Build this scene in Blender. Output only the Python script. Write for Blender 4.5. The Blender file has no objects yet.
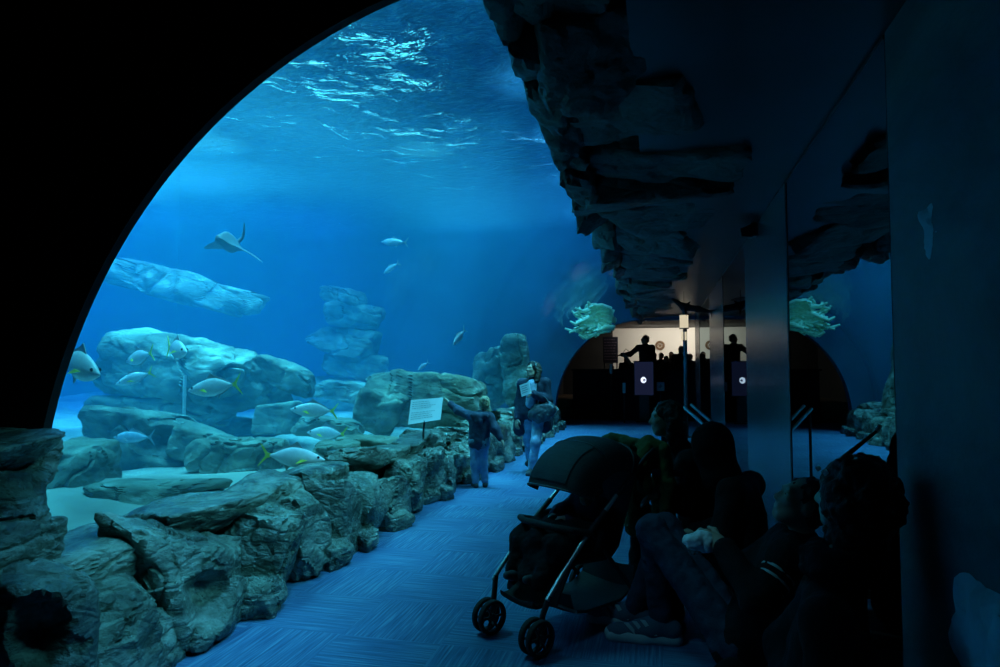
import bpy, bmesh, math, random
import numpy as np
from mathutils import Vector, Matrix

scene = bpy.context.scene
COL = scene.collection
PI = math.pi
V = Vector

# ------------------------------------------------------------------ camera
F = 666.7
PITCH = math.radians(2.96)
YAW = math.atan(.24 * math.cos(PITCH))
CAM = V((0, 0, 1.5))
FWD = V((-math.sin(YAW) * math.cos(PITCH), math.cos(YAW) * math.cos(PITCH), math.sin(PITCH)))
RGT = V((math.cos(YAW), math.sin(YAW), 0))
UPV = RGT.cross(FWD)


def ray(px, py):
    return FWD + RGT * ((px - 500) / F) + UPV * (-(py - 333.5) / F)


def AT(px, py, y):          # the point of the view line at corridor distance y
    d = ray(px, py)
    return CAM + d * (y / d.y)


def AF(px, py, d):          # the point of the view line at forward distance d
    return CAM + ray(px, py) * d


def AZ(px, py, z=0.0):      # where the view line meets height z
    d = ray(px, py)
    return CAM + d * ((z - CAM.z) / d.z)


cd = bpy.data.cameras.new('camera')
cam = bpy.data.objects.new('camera', cd)
COL.objects.link(cam)
cam.location = CAM
cam.rotation_euler = (PI / 2 + PITCH, 0, YAW)
cd.sensor_width = 36
cd.lens = 24.0
cd.clip_end = 200
scene.camera = cam


# ------------------------------------------------------------------ objects
def tag(o, label=None, cat=None, group=None, kind=None):
    if label: o['label'] = label
    if cat: o['category'] = cat
    if group: o['group'] = group
    if kind: o['kind'] = kind
    return o


def thing(name, label, cat, loc=(0, 0, 0), rz=0, group=None, kind=None):
    o = bpy.data.objects.new(name, None)
    COL.objects.link(o)
    o.empty_display_size = .1
    o.location = loc
    o.rotation_euler = (0, 0, rz)
    return tag(o, label, cat, group, kind)


def link_mesh(name, vs, fs, mat, parent=None, smooth=True, world=False):
    """vs are in the parent's space, or in world space when world is set and the parent is unrotated."""
    me = bpy.data.meshes.new(name)
    off = V((0, 0, 0))
    if world and parent is not None:
        p = parent
        while p is not None:
            off += p.location
            p = p.parent
    if isinstance(vs, np.ndarray):
        vs = (vs - np.array(off)).tolist()
    else:
        vs = [tuple(V(v) - off) for v in vs]
    me.from_pydata(vs, [], fs if isinstance(fs, list) else fs.tolist())
    me.materials.append(mat)
    if smooth:
        me.polygons.foreach_set('use_smooth', [True] * len(me.polygons))
    me.update()
    o = bpy.data.objects.new(name, me)
    COL.objects.link(o)
    if parent: o.parent = parent
    return o


def copy_tree(o, parent=None):
    c = o.copy()
    COL.objects.link(c)
    if parent: c.parent = parent
    for ch in list(o.children):
        copy_tree(ch, c)
    return c


class MB:
    """Collects shapes into one mesh."""
    def __init__(s):
        s.v = []; s.f = []

    def add(s, vs, fs):
        n = len(s.v)
        s.v += [tuple(v) for v in vs]
        s.f += [tuple(i + n for i in f) for f in fs]

    def box(s, lo, hi, M=None, bev=0.0):
        bm = bmesh.new()
        bmesh.ops.create_cube(bm, size=1)
        lo = V(lo); hi = V(hi)
        for v in bm.verts:
            v.co = V(((v.co[i] + .5) * (hi[i] - lo[i]) + lo[i]) for i in range(3))
        if bev:
            bmesh.ops.bevel(bm, geom=bm.edges[:], offset=bev, segments=2, affect='EDGES', profile=.5)
        if M: bm.transform(M)
        bm.verts.index_update()
        s.add([v.co for v in bm.verts], [[v.index for v in f.verts] for f in bm.faces])
        bm.free()

    def tube(s, pts, r, seg=10, closed=False):
        pts = [V(p) for p in pts]
        n = len(pts)
        rr = r if isinstance(r, (list, tuple)) else [r] * n
        ring0 = len(s.v)
        up = V((0, 0, 1))
        prev = None
        for i, p in enumerate(pts):
            a = pts[i - 1] if (i > 0 or closed) else p
            b = pts[(i + 1) % n] if (i < n - 1 or closed) else p
            t = (b - a).normalized()
            if prev is None:
                u = t.cross(up if abs(t.z) < .95 else V((1, 0, 0))).normalized()
            else:
                u = (prev - t * prev.dot(t)).normalized()
            prev = u
            w = t.cross(u)
            for k in range(seg):
                an = 2 * PI * k / seg
                s.v.append(tuple(p + (u * math.cos(an) + w * math.sin(an)) * rr[i]))
        m = n if closed else n - 1
        for i in range(m):
            j = (i + 1) % n
            for k in range(seg):
                l = (k + 1) % seg
                s.f.append((ring0 + i * seg + k, ring0 + i * seg + l, ring0 + j * seg + l, ring0 + j * seg + k))
        if not closed:
            s.f.append(tuple(ring0 + k for k in reversed(range(seg))))
            s.f.append(tuple(ring0 + (n - 1) * seg + k for k in range(seg)))

    def lathe(s, prof, axis_pt, ax, seg=24):
        """prof: (radius, height along ax)"""
        ax = V(ax).normalized()
        u = ax.cross(V((0, 0, 1)) if abs(ax.z) < .9 else V((1, 0, 0))).normalized()
        w = ax.cross(u)
        n0 = len(s.v)
        for r, h in prof:
            for k in range(seg):
                a = 2 * PI * k / seg
                s.v.append(tuple(V(axis_pt) + ax * h + (u * math.cos(a) + w * math.sin(a)) * r))
        for i in range(len(prof) - 1):
            for k in range(seg):
                l = (k + 1) % seg
                s.f.append((n0 + i * seg + k, n0 + i * seg + l, n0 + (i + 1) * seg + l, n0 + (i + 1) * seg + k))

    def prism(s, outline, depth_vec):
        n0 = len(s.v); n = len(outline)
        d = V(depth_vec)
        s.v += [tuple(V(p)) for p in outline] + [tuple(V(p) + d) for p in outline]
        s.f.append(tuple(n0 + i for i in range(n)))
        s.f.append(tuple(n0 + n + i for i in reversed(range(n))))
        for i in range(n):
            j = (i + 1) % n
            s.f.append((n0 + j, n0 + i, n0 + n + i, n0 + n + j))

    def build(s, name, mat, parent=None, smooth=False, world=False):
        o = link_mesh(name, s.v, s.f, mat, parent, smooth, world)
        bm = bmesh.new(); bm.from_mesh(o.data)
        bmesh.ops.recalc_face_normals(bm, faces=bm.faces[:])
        bm.to_mesh(o.data); bm.free()
        if smooth:
            o.data.set_sharp_from_angle(angle=math.radians(40))
        return o


# ------------------------------------------------------------------ noise, rocks, soft solids
def _h(ix, iy, iz, seed):
    n = (ix * 374761393 + iy * 668265263 + iz * 2147483647 + seed * 1274126177) & 0xffffffff
    n = ((n ^ (n >> 13)) * 1274126177) & 0xffffffff
    n = (n ^ (n >> 16)) & 0xffff
    return n / 65535.0


def vnoise(P, seed=0):
    P = np.asarray(P, dtype=np.float64)
    i = np.floor(P).astype(np.int64)
    f = P - i
    f = f * f * (3 - 2 * f)
    r = 0
    for dx in (0, 1):
        for dy in (0, 1):
            for dz in (0, 1):
                w = (f[..., 0] if dx else 1 - f[..., 0]) * (f[..., 1] if dy else 1 - f[..., 1]) * (f[..., 2] if dz else 1 - f[..., 2])
                r = r + w * _h(i[..., 0] + dx, i[..., 1] + dy, i[..., 2] + dz, seed)
    return r * 2 - 1


def fbm(P, seed=0, oct=4, lac=2.1, gain=.5):
    r = 0; a = 1
    for o in range(oct):
        r = r + a * vnoise(P * (lac ** o) + 17.3 * o, seed + o)
        a *= gain
    return r


def cells(P, seed=0):
    """a random value per irregular cell"""
    P = np.asarray(P, float); b = np.floor(P).astype(np.int64)
    best = np.full(len(P), 1e9); val = np.zeros(len(P))
    for dx in (-1, 0, 1):
        for dy in (-1, 0, 1):
            for dz in (-1, 0, 1):
                c = b + np.array([dx, dy, dz])
                q = [_h(c[:, 0], c[:, 1], c[:, 2], seed + k) for k in (1, 2, 3, 4)]
                d = (c[:, 0] + q[0] - P[:, 0]) ** 2 + (c[:, 1] + q[1] - P[:, 1]) ** 2 + (c[:, 2] + q[2] - P[:, 2]) ** 2
                m = d < best
                best[m] = d[m]; val[m] = q[3][m]
    return val * 2 - 1


_ico = {}


def ico(sub):
    if sub not in _ico:
        bm = bmesh.new()
        bmesh.ops.create_icosphere(bm, subdivisions=sub, radius=1)
        bm.verts.index_update()
        _ico[sub] = (np.array([v.co[:] for v in bm.verts]), [tuple(v.index for v in f.verts) for f in bm.faces])
        bm.free()
    return _ico[sub]


def rock_mesh(dims, seed, sub=4, nplanes=9, rough=.06, strata=0., boxy=.8, hole=None, pw=16., facet=.05, fs_=2.1):
    """A broken stone block dims (full size), centred on the origin: flat fracture planes, chipped edges, layered relief."""
    D, fs = ico(sub)
    rs = np.random.RandomState(seed)
    N = []
    d = []
    for ax in range(3):
        for s in (1, -1):
            n = np.zeros(3); n[ax] = s
            n = n + rs.randn(3) * .16
            N.append(n / np.linalg.norm(n)); d.append(boxy * rs.uniform(.92, 1.06))
    for _ in range(nplanes):
        n = rs.randn(3); N.append(n / np.linalg.norm(n)); d.append(rs.uniform(.86, 1.12))
    N = np.array(N); d = np.array(d)
    c = D @ N.T
    q = np.where(c > .04, d / np.maximum(c, .04), 1e3)
    r = (np.sum(q ** -pw, axis=1)) ** (-1 / pw)
    P = D * r[:, None]
    h = np.array(dims) / 2.
    m = float(np.mean(h)) * 2
    Q = P * h / m
    disp = rough * fbm(Q * 3.2 + seed, seed, 5)
    cr = np.abs(vnoise(Q * 4.1 + 9.1 + seed, seed + 7))
    disp = disp - rough * .9 * np.exp(-(cr / .06) ** 2)
    if facet:
        disp = disp + facet * cells(Q * fs_ + .35 * fbm(Q * 2.2, seed + 31, 2)[:, None] + seed * .37, seed) + facet * .45 * cells(Q * fs_ * 2.3 + seed * .11, seed + 5)
    if strata:
        zz = Q[:, 2] * 9 + .9 * vnoise(Q * 2.0, seed + 3) + Q[:, 0] * 1.2
        disp = disp + strata * (np.abs((zz % 1) - .5) - .25 + .5 * (vnoise(np.stack([np.floor(zz), zz * 0, zz * 0], 1) + .5, seed)))
    P = P * (1 + disp[:, None])
    if hole is not None:
        for (hd, hr, dep) in hole:
            hd = np.array(hd, float); hd /= np.linalg.norm(hd)
            an = np.arccos(np.clip(D @ hd, -1, 1))
            an = an * (1 + .25 * vnoise(D * 4, seed + 5))
            P = P * (1 - dep * np.clip((hr - an) / (.35 * hr), 0, 1)[:, None])
    return P * h, fs


def rot_pts(P, rx=0, ry=0, rz=0):
    M = np.array(Matrix.Rotation(rz, 3, 'Z') @ Matrix.Rotation(ry, 3, 'Y') @ Matrix.Rotation(rx, 3, 'X'))
    return P @ M.T


def rock(name, loc, dims, seed, mat, parent=None, rot=(0, 0, 0), **k):
    P, fs = rock_mesh(dims, seed, **k)
    P = rot_pts(P, *rot)
    if parent is None:
        o = link_mesh(name, P, fs, mat, None)
        o.location = loc
    else:
        o = link_mesh(name, P + np.array(V(loc)), fs, mat, parent, world=True)
    o.data.set_sharp_from_angle(angle=math.radians(38))
    return o


def surface_nets(S, lo, h):
    """iso-surface at 0 of field S (negative inside)"""
    ins = S < 0
    nx, ny, nz = S.shape
    cnt = np.zeros((nx - 1, ny - 1, nz - 1), np.int16)
    pos = np.zeros((nx - 1, ny - 1, nz - 1, 3), np.float32)
    cor = [(i, j, k) for i in (0, 1) for j in (0, 1) for k in (0, 1)]
    sl = lambda a, c: a[c[0]:nx - 1 + c[0], c[1]:ny - 1 + c[1], c[2]:nz - 1 + c[2]]
    for a in cor:
        for b in cor:
            if sum(b) - sum(a) == 1 and all(b[i] >= a[i] for i in range(3)):
                ia, ib = sl(ins, a), sl(ins, b)
                x = np.nonzero(ia != ib)
                if not len(x[0]): continue
                sa, sb = sl(S, a)[x], sl(S, b)[x]
                t = sa / (sa - sb)
                p = np.array(a, np.float32)[None] + t[:, None] * (np.array(b, np.float32) - np.array(a, np.float32))[None]
                cnt[x] += 1
                pos[x] += p
    act = np.nonzero(cnt > 0)
    idx = -np.ones(cnt.shape, np.int64)
    idx[act] = np.arange(len(act[0]))
    vs = pos[act] / cnt[act][:, None] + np.stack(act, 1)
    vs = vs * h + np.array(lo)[None]
    faces = []
    for ax in range(3):
        c0 = [slice(1, nx - 1), slice(1, ny - 1), slice(1, nz - 1)]
        c1 = list(c0)
        c0[ax] = slice(0, S.shape[ax] - 1)
        c1[ax] = slice(1, S.shape[ax])
        A, B = ins[tuple(c0)], ins[tuple(c1)]
        e = np.nonzero(A != B)
        flip = A[e]
        g = [e[i] + (0 if i == ax else 1) for i in range(3)]
        u, w = (ax + 1) % 3, (ax + 2) % 3
        def cell(du, dw):
            q = [g[0].copy(), g[1].copy(), g[2].copy()]
            q[u] -= du; q[w] -= dw
            return idx[tuple(q)]
        Q = np.stack([cell(0, 0), cell(1, 0), cell(1, 1), cell(0, 1)], 1)
        Q[~flip] = Q[~flip][:, ::-1]
        faces.append(Q)
    Fc = np.concatenate(faces)
    Fc = Fc[(Fc >= 0).all(1)]
    return vs, Fc


def soft(name, prims, h, mat, parent, k=.02, noise=(0, 1), cut=(), grow=0.):
    """One continuous body from tapered limbs and ellipsoids.
    prim: (a, b, ra, rb) or ('e', centre, radii, 3x3 axes as rows) ; cut: the same, carved away"""
    def bounds(p):
        if p[0] == 'e':
            r = max(p[2]); c = np.array(V(p[1])); return c - r, c + r
        a, b = np.array(V(p[0])), np.array(V(p[1])); r = max(p[2], p[3])
        return np.minimum(a, b) - r, np.maximum(a, b) + r
    los, his = zip(*[bounds(p) for p in prims])
    pad = grow + noise[0] + 3 * h + .5 * k
    lo = np.min(los, 0) - pad; hi = np.max(his, 0) + pad
    n = np.ceil((hi - lo) / h).astype(int) + 1
    S = np.full(n, .12, np.float32)
    ax = [lo[i] + h * np.arange(n[i]) for i in range(3)]

    def ev(p, sub):
        X, Y, Z = np.meshgrid(*[ax[i][sub[i]] for i in range(3)], indexing='ij')
        if p[0] == 'e':
            c = V(p[1]); R = p[3] if len(p) > 3 and p[3] is not None else ((1, 0, 0), (0, 1, 0), (0, 0, 1))
            X, Y, Z = X - c.x, Y - c.y, Z - c.z
            r = [q + grow for q in p[2]]
            L = [(X * R[i][0] + Y * R[i][1] + Z * R[i][2]) / r[i] for i in range(3)]
            k0 = np.sqrt(L[0] ** 2 + L[1] ** 2 + L[2] ** 2)
            k1 = np.sqrt((L[0] / r[0]) ** 2 + (L[1] / r[1]) ** 2 + (L[2] / r[2]) ** 2)
            return k0 * (k0 - 1) / np.maximum(k1, 1e-6)
        a, b = V(p[0]), V(p[1]); d = b - a
        X, Y, Z = X - a.x, Y - a.y, Z - a.z
        L2 = max(d.length_squared, 1e-9)
        t = np.clip((X * d.x + Y * d.y + Z * d.z) / L2, 0, 1)
        return np.sqrt((X - t * d.x) ** 2 + (Y - t * d.y) ** 2 + (Z - t * d.z) ** 2) - (p[2] + (p[3] - p[2]) * t) - grow

    def sub_of(p, m):
        l, u = bounds(p)
        i0 = np.maximum(np.floor((l - m - lo) / h).astype(int), 0)
        i1 = np.minimum(np.ceil((u + m - lo) / h).astype(int) + 1, n)
        return tuple(slice(int(i0[i]), int(max(i1[i], i0[i]))) for i in range(3))
    for p in prims:
        s = sub_of(p, .12 + grow)
        d = ev(p, s); e = S[s]
        kk = min(k, 1.6 * (min(p[2]) if p[0] == 'e' else min(p[2], p[3])) + 1e-4)
        m = np.maximum(kk - np.abs(d - e), 0) / kk
        S[s] = np.minimum(d, e) - m * m * kk * .25
    for p in cut:
        s = sub_of(p, .06)
        d = -ev(p, s); e = S[s]
        S[s] = np.maximum(d, e)
    if noise[0]:
        band = np.nonzero(np.abs(S) < noise[0] + 3 * h)
        P = np.stack([ax[i][band[i]] for i in range(3)], 1)
        S[band] += noise[0] * fbm(P * noise[1], 5, 3)
    vs, fs = surface_nets(S, lo, h)
    return link_mesh(name, vs, fs, mat, parent, world=True)


# ------------------------------------------------------------------ materials
def mat_new(name):
    m = bpy.data.materials.new(name)
    m.use_nodes = True
    nt = m.node_tree
    for n in list(nt.nodes): nt.nodes.remove(n)
    out = nt.nodes.new('ShaderNodeOutputMaterial')
    return m, nt, out


def N(nt, t, **kw):
    n = nt.nodes.new(t)
    for k, v in kw.items():
        if k in n.inputs: n.inputs[k].default_value = v
        else: setattr(n, k, v)
    return n


def ramp(nt, fac, stops):
    r = nt.nodes.new('ShaderNodeValToRGB')
    el = r.color_ramp.elements
    while len(el) < len(stops): el.new(.5)
    for e, (p, c) in zip(el, stops):
        e.position = p; e.color = (*c, 1)
    nt.links.new(fac, r.inputs['Fac'])
    return r.outputs['Color']


def plain(name, col, rough=.6, metal=0., bump=0., bscale=40., vary=.15, vscale=8., spec=.5):
    m, nt, out = mat_new(name)
    b = N(nt, 'ShaderNodeBsdfPrincipled', Roughness=rough, Metallic=metal)
    b.inputs['Specular IOR Level'].default_value = spec
    tc = N(nt, 'ShaderNodeTexCoord')
    n = N(nt, 'ShaderNodeTexNoise', Scale=vscale, Detail=4.0)
    nt.links.new(tc.outputs['Object'], n.inputs['Vector'])
    lo = tuple(c * (1 - vary) for c in col); hi = tuple(min(1, c * (1 + vary)) for c in col)
    nt.links.new(ramp(nt, n.outputs['Fac'], [(.3, lo), (.7, hi)]), b.inputs['Base Color'])
    if bump:
        n2 = N(nt, 'ShaderNodeTexNoise', Scale=bscale, Detail=3.0)
        nt.links.new(tc.outputs['Object'], n2.inputs['Vector'])
        bp = N(nt, 'ShaderNodeBump', Strength=bump, Distance=.01)
        nt.links.new(n2.outputs['Fac'], bp.inputs['Height'])
        nt.links.new(bp.outputs['Normal'], b.inputs['Normal'])
    nt.links.new(b.outputs[0], out.inputs['Surface'])
    return m


def rock_mat(name, dark, mid, light, scale=2.2, rough=.45, bump=.6, spec=.5):
    m, nt, out = mat_new(name)
    b = N(nt, 'ShaderNodeBsdfPrincipled', Roughness=rough)
    b.inputs['Specular IOR Level'].default_value = spec
    tc = N(nt, 'ShaderNodeTexCoord')
    mp = N(nt, 'ShaderNodeMapping')
    mp.inputs['Scale'].default_value = (1, 1, 1.9)
    nt.links.new(tc.outputs['Object'], mp.inputs['Vector'])
    n = N(nt, 'ShaderNodeTexNoise', Scale=scale, Detail=9.0, Roughness=.62, Distortion=.6)
    nt.links.new(mp.outputs[0], n.inputs['Vector'])
    nt.links.new(ramp(nt, n.outputs['Fac'], [(.33, dark), (.5, mid), (.72, light)]), b.inputs['Base Color'])
    n2 = N(nt, 'ShaderNodeTexNoise', Scale=scale * 7, Detail=8.0, Roughness=.65)
    nt.links.new(mp.outputs[0], n2.inputs['Vector'])
    vo = N(nt, 'ShaderNodeTexVoronoi', Scale=scale * 2.2, feature='DISTANCE_TO_EDGE')
    nt.links.new(mp.outputs[0], vo.inputs['Vector'])
    mx = N(nt, 'ShaderNodeMath', operation='MULTIPLY_ADD')
    cl = N(nt, 'ShaderNodeClamp'); cl.inputs['Max'].default_value = .12
    nt.links.new(vo.outputs['Distance'], cl.inputs['Value'])
    nt.links.new(cl.outputs[0], mx.inputs[0]); mx.inputs[1].default_value = 2.0
    nt.links.new(n2.outputs['Fac'], mx.inputs[2])
    bp = N(nt, 'ShaderNodeBump', Strength=bump, Distance=.035)
    nt.links.new(mx.outputs[0], bp.inputs['Height'])
    nt.links.new(bp.outputs['Normal'], b.inputs['Normal'])
    nt.links.new(b.outputs[0], out.inputs['Surface'])
    return m


def emit(name, col, s):
    m, nt, out = mat_new(name)
    e = N(nt, 'ShaderNodeEmission', Strength=s)
    e.inputs['Color'].default_value = (*col, 1)
    nt.links.new(e.outputs[0], out.inputs['Surface'])
    return m


M = {}
M['rock'] = rock_mat('wet_rock', (.024, .028, .025), (.125, .145, .115), (.40, .43, .37), 2.6, .27, .95, .8)
M['tank_rock'] = rock_mat('tank_rock', (.07, .09, .075), (.21, .25, .20), (.58, .64, .54), 1.1, .8, .7, .2)
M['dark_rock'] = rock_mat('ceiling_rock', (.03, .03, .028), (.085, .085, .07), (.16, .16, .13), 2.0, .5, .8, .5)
M['pale_rock'] = rock_mat('pale_rock', (.42, .46, .48), (.66, .70, .72), (.85, .86, .86), 1.6, .6, .4, .3)
M['sand'] = plain('sand', (.36, .37, .32), .95, 0, .6, 9, .5, .8, .1)
M['black_paint'] = plain('black_paint', (.008, .009, .011), .7, 0, .25, 6, .3, 2)
M['ceil'] = plain('dark_gloss_ceiling', (.035, .045, .05), .34, 0, .25, 1.3, .3, 1.2, .5)
M['pillar'] = plain('brushed_panel', (.12, .145, .16), .26, .6, .1, 12, .25, 1.5, .5)
M['tankwall'] = plain('tank_blue_wall', (.05, .15, .25), .9, 0, .4, 2, .25, .6, .1)
M['sidewall'] = rock_mat('side_wall', (.07, .08, .085), (.13, .145, .15), (.2, .22, .22), .8, .6, .25, .3)
M['black'] = plain('black_cloth', (.012, .012, .014), .9, 0, .3, 120, .3, 10, .15)
M['navy'] = plain('navy_jacket', (.035, .05, .085), .75, 0, .35, 60, .3, 9, .3)
M['slate'] = plain('slate_jacket_band', (.2, .27, .34), .8, 0, .3, 60, .2, 9, .3)
M['denim'] = plain('denim', (.26, .36, .56), .9, 0, .5, 160, .25, 14, .15)
M['pale_denim'] = plain('pale_denim', (.44, .56, .76), .9, 0, .5, 140, .3, 12, .15)
M['dark_denim'] = plain('dark_denim', (.04, .058, .095), .9, 0, .5, 160, .25, 14, .15)
M['skin'] = plain('skin', (.55, .36, .27), .5, 0, .1, 90, .08, 6, .4)
M['hair_blond'] = plain('blond_hair', (.36, .28, .17), .6, 0, .8, 60, .4, 25, .4)
M['hair_brown'] = plain('brown_hair', (.055, .04, .03), .55, 0, .8, 60, .4, 25, .4)
M['hair_black'] = plain('black_hair', (.016, .013, .012), .6, 0, .9, 50, .4, 25, .3)
M['white'] = plain('white_paper', (.82, .83, .84), .8, 0, 0, 1, .04, 6, .2)
M['grey_text'] = plain('grey_print', (.35, .37, .4), .8, 0, 0, 1, .05)
M['white_leather'] = plain('white_leather', (.6, .62, .63), .5, 0, .2, 60, .1, 10, .4)
M['shoe_dark'] = plain('dark_shoe', (.05, .055, .065), .6, 0, .2, 60)
M['shoe_blue'] = plain('blue_suede', (.09, .14, .2), .85, 0, .4, 120)
M['bag'] = plain('bag_leather', (.10, .12, .14), .38, 0, .3, 30, .3, 8, .6)
M['olive'] = plain('olive_coat', (.085, .105, .035), .85, 0, .5, 30, .35, 7, .2)
M['stroller_cloth'] = plain('stroller_cloth', (.02, .024, .026), .7, 0, .3, 90, .3, 6, .35)
M['panel_cloth'] = plain('canopy_panel_cloth', (.028, .038, .042), .7, 0, .3, 90, .3, 6, .35)
M['alu'] = plain('aluminium', (.6, .6, .6), .3, .8, 0, 1, .1)
M['rubber'] = plain('rubber', (.015, .015, .016), .85, 0, .3, 80)
M['plastic'] = plain('black_plastic', (.02, .021, .023), .4, 0, 0)
M['pole'] = plain('pale_pole', (.7, .75, .75), .5, 0, 0)
M['silver'] = plain('fish_silver', (.92, .88, .95), .4, 0., .2, 40, .12, 9, .6)
M['blue_fish'] = plain('fish_blue', (.5, .6, .72), .45, 0, .2, 40, .15, 9)
M['yellow'] = plain('fin_yellow', (.95, .90, .12), .5, 0, .2, 40, .12, 20)
M['grey_fin'] = plain('fin_grey', (.42, .44, .46), .5, 0, .2, 40, .12, 20)
M['ray_top'] = plain('ray_grey', (.20, .22, .25), .55, 0, .2, 20, .2, 6)
M['eye'] = plain('eye_dark', (.01, .01, .012), .15)
M['eye_white'] = plain('eye_white', (.75, .74, .72), .3)
M['coral'] = plain('pale_coral', (.55, .72, .55), .7, 0, .5, 30, .2, 14, .2)
M['room_wall'] = plain('cream_room_wall', (.70, .69, .66), .8, 0, .1, 5, .05, .5, .2)
M['wood'] = plain('brown_wood', (.16, .09, .045), .55, 0, .3, 20, .3, 10)
M['board'] = plain('board_indigo', (.03, .035, .07), .6, 0, 0)
M['pink_text'] = plain('muted_print', (.3, .24, .34), .8, 0, 0)
M['bench'] = plain('bench_wood', (.10, .07, .045), .6, 0, .2, 30)
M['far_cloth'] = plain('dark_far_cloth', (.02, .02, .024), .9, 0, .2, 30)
M['lamp'] = emit('warm_lamp', (1, .88, .62), .65)
M['screen'] = emit('navy_screen', (.025, .035, .10), .3)
M['logo'] = emit('white_emblem', (.72, .8, 1), 1.4)


def carpet():
    m, nt, out = mat_new('tile_carpet')
    b = N(nt, 'ShaderNodeBsdfPrincipled', Roughness=.6)
    b.inputs['Specular IOR Level'].default_value = .4
    tc = N(nt, 'ShaderNodeTexCoord')
    st = []
    for sc in ((2.2, 75, 1), (75, 2.2, 1)):
        mp = N(nt, 'ShaderNodeMapping'); mp.inputs['Scale'].default_value = sc
        nt.links.new(tc.outputs['Object'], mp.inputs['Vector'])
        n = N(nt, 'ShaderNodeTexNoise', Scale=1.0, Detail=5.0, Roughness=.65)
        nt.links.new(mp.outputs[0], n.inputs['Vector'])
        st.append(n.outputs['Fac'])
    ck = N(nt, 'ShaderNodeTexChecker', Scale=1.7)
    ck.inputs['Color1'].default_value = (0, 0, 0, 1); ck.inputs['Color2'].default_value = (1, 1, 1, 1)
    nt.links.new(tc.outputs['Object'], ck.inputs['Vector'])
    mx = N(nt, 'ShaderNodeMixRGB')
    nt.links.new(ck.outputs['Fac'], mx.inputs[0]); nt.links.new(st[0], mx.inputs[1]); nt.links.new(st[1], mx.inputs[2])
    c1 = ramp(nt, mx.outputs[0], [(.3, (.02, .06, .15)), (.5, (.055, .14, .29)), (.68, (.17, .29, .44))])
    n3 = N(nt, 'ShaderNodeTexNoise', Scale=1.3, Detail=2.0)
    nt.links.new(tc.outputs['Object'], n3.inputs['Vector'])
    v = ramp(nt, n3.outputs['Fac'], [(.3, (.75, .8, .85)), (.7, (1.15, 1.15, 1.05))])
    m2 = N(nt, 'ShaderNodeMixRGB', blend_type='MULTIPLY'); m2.inputs[0].default_value = 1
    nt.links.new(c1, m2.inputs[1]); nt.links.new(v, m2.inputs[2])
    nt.links.new(m2.outputs[0], b.inputs['Base Color'])
    bp = N(nt, 'ShaderNodeBump', Strength=.4, Distance=.006)
    nt.links.new(mx.outputs[0], bp.inputs['Height'])
    nt.links.new(bp.outputs['Normal'], b.inputs['Normal'])
    nt.links.new(b.outputs[0], out.inputs['Surface'])
    return m


def acrylic():
    m, nt, out = mat_new('clear_acrylic')
    t = N(nt, 'ShaderNodeBsdfTransparent'); t.inputs['Color'].default_value = (.95, .98, .985, 1)
    g = N(nt, 'ShaderNodeBsdfGlossy', Roughness=.06); g.inputs['Color'].default_value = (.9, .95, 1, 1)
    lw = N(nt, 'ShaderNodeLayerWeight', Blend=.5)
    pw = N(nt, 'ShaderNodeMath', operation='POWER'); pw.inputs[1].default_value = 5.0
    nt.links.new(lw.outputs['Facing'], pw.inputs[0])
    fr = N(nt, 'ShaderNodeMath', operation='MULTIPLY_ADD')
    fr.inputs[1].default_value = .22; fr.inputs[2].default_value = .015
    nt.links.new(pw.outputs[0], fr.inputs[0])
    mx = N(nt, 'ShaderNodeMixShader')
    nt.links.new(fr.outputs[0], mx.inputs[0])
    nt.links.new(t.outputs[0], mx.inputs[1]); nt.links.new(g.outputs[0], mx.inputs[2])
    nt.links.new(mx.outputs[0], out.inputs['Surface'])
    return m


def mirror_mat():
    m, nt, out = mat_new('tinted_mirror')
    g = N(nt, 'ShaderNodeBsdfGlossy', Roughness=.012); g.inputs['Color'].default_value = (.34, .42, .44, 1)
    nt.links.new(g.outputs[0], out.inputs['Surface'])
    return m


def water_vol():
    m, nt, out = mat_new('blue_water')
    s = N(nt, 'ShaderNodeVolumeScatter', Density=WATER_SC, Anisotropy=.35)
    s.inputs['Color'].default_value = (.05, .44, .72, 1)
    a = N(nt, 'ShaderNodeVolumeAbsorption', Density=WATER_AB)
    a.inputs['Color'].default_value = (.03, .58, .93, 1)
    ad = N(nt, 'ShaderNodeAddShader')
    nt.links.new(s.outputs[0], ad.inputs[0]); nt.links.new(a.outputs[0], ad.inputs[1])
    nt.links.new(ad.outputs[0], out.inputs['Volume'])
    return m


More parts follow.
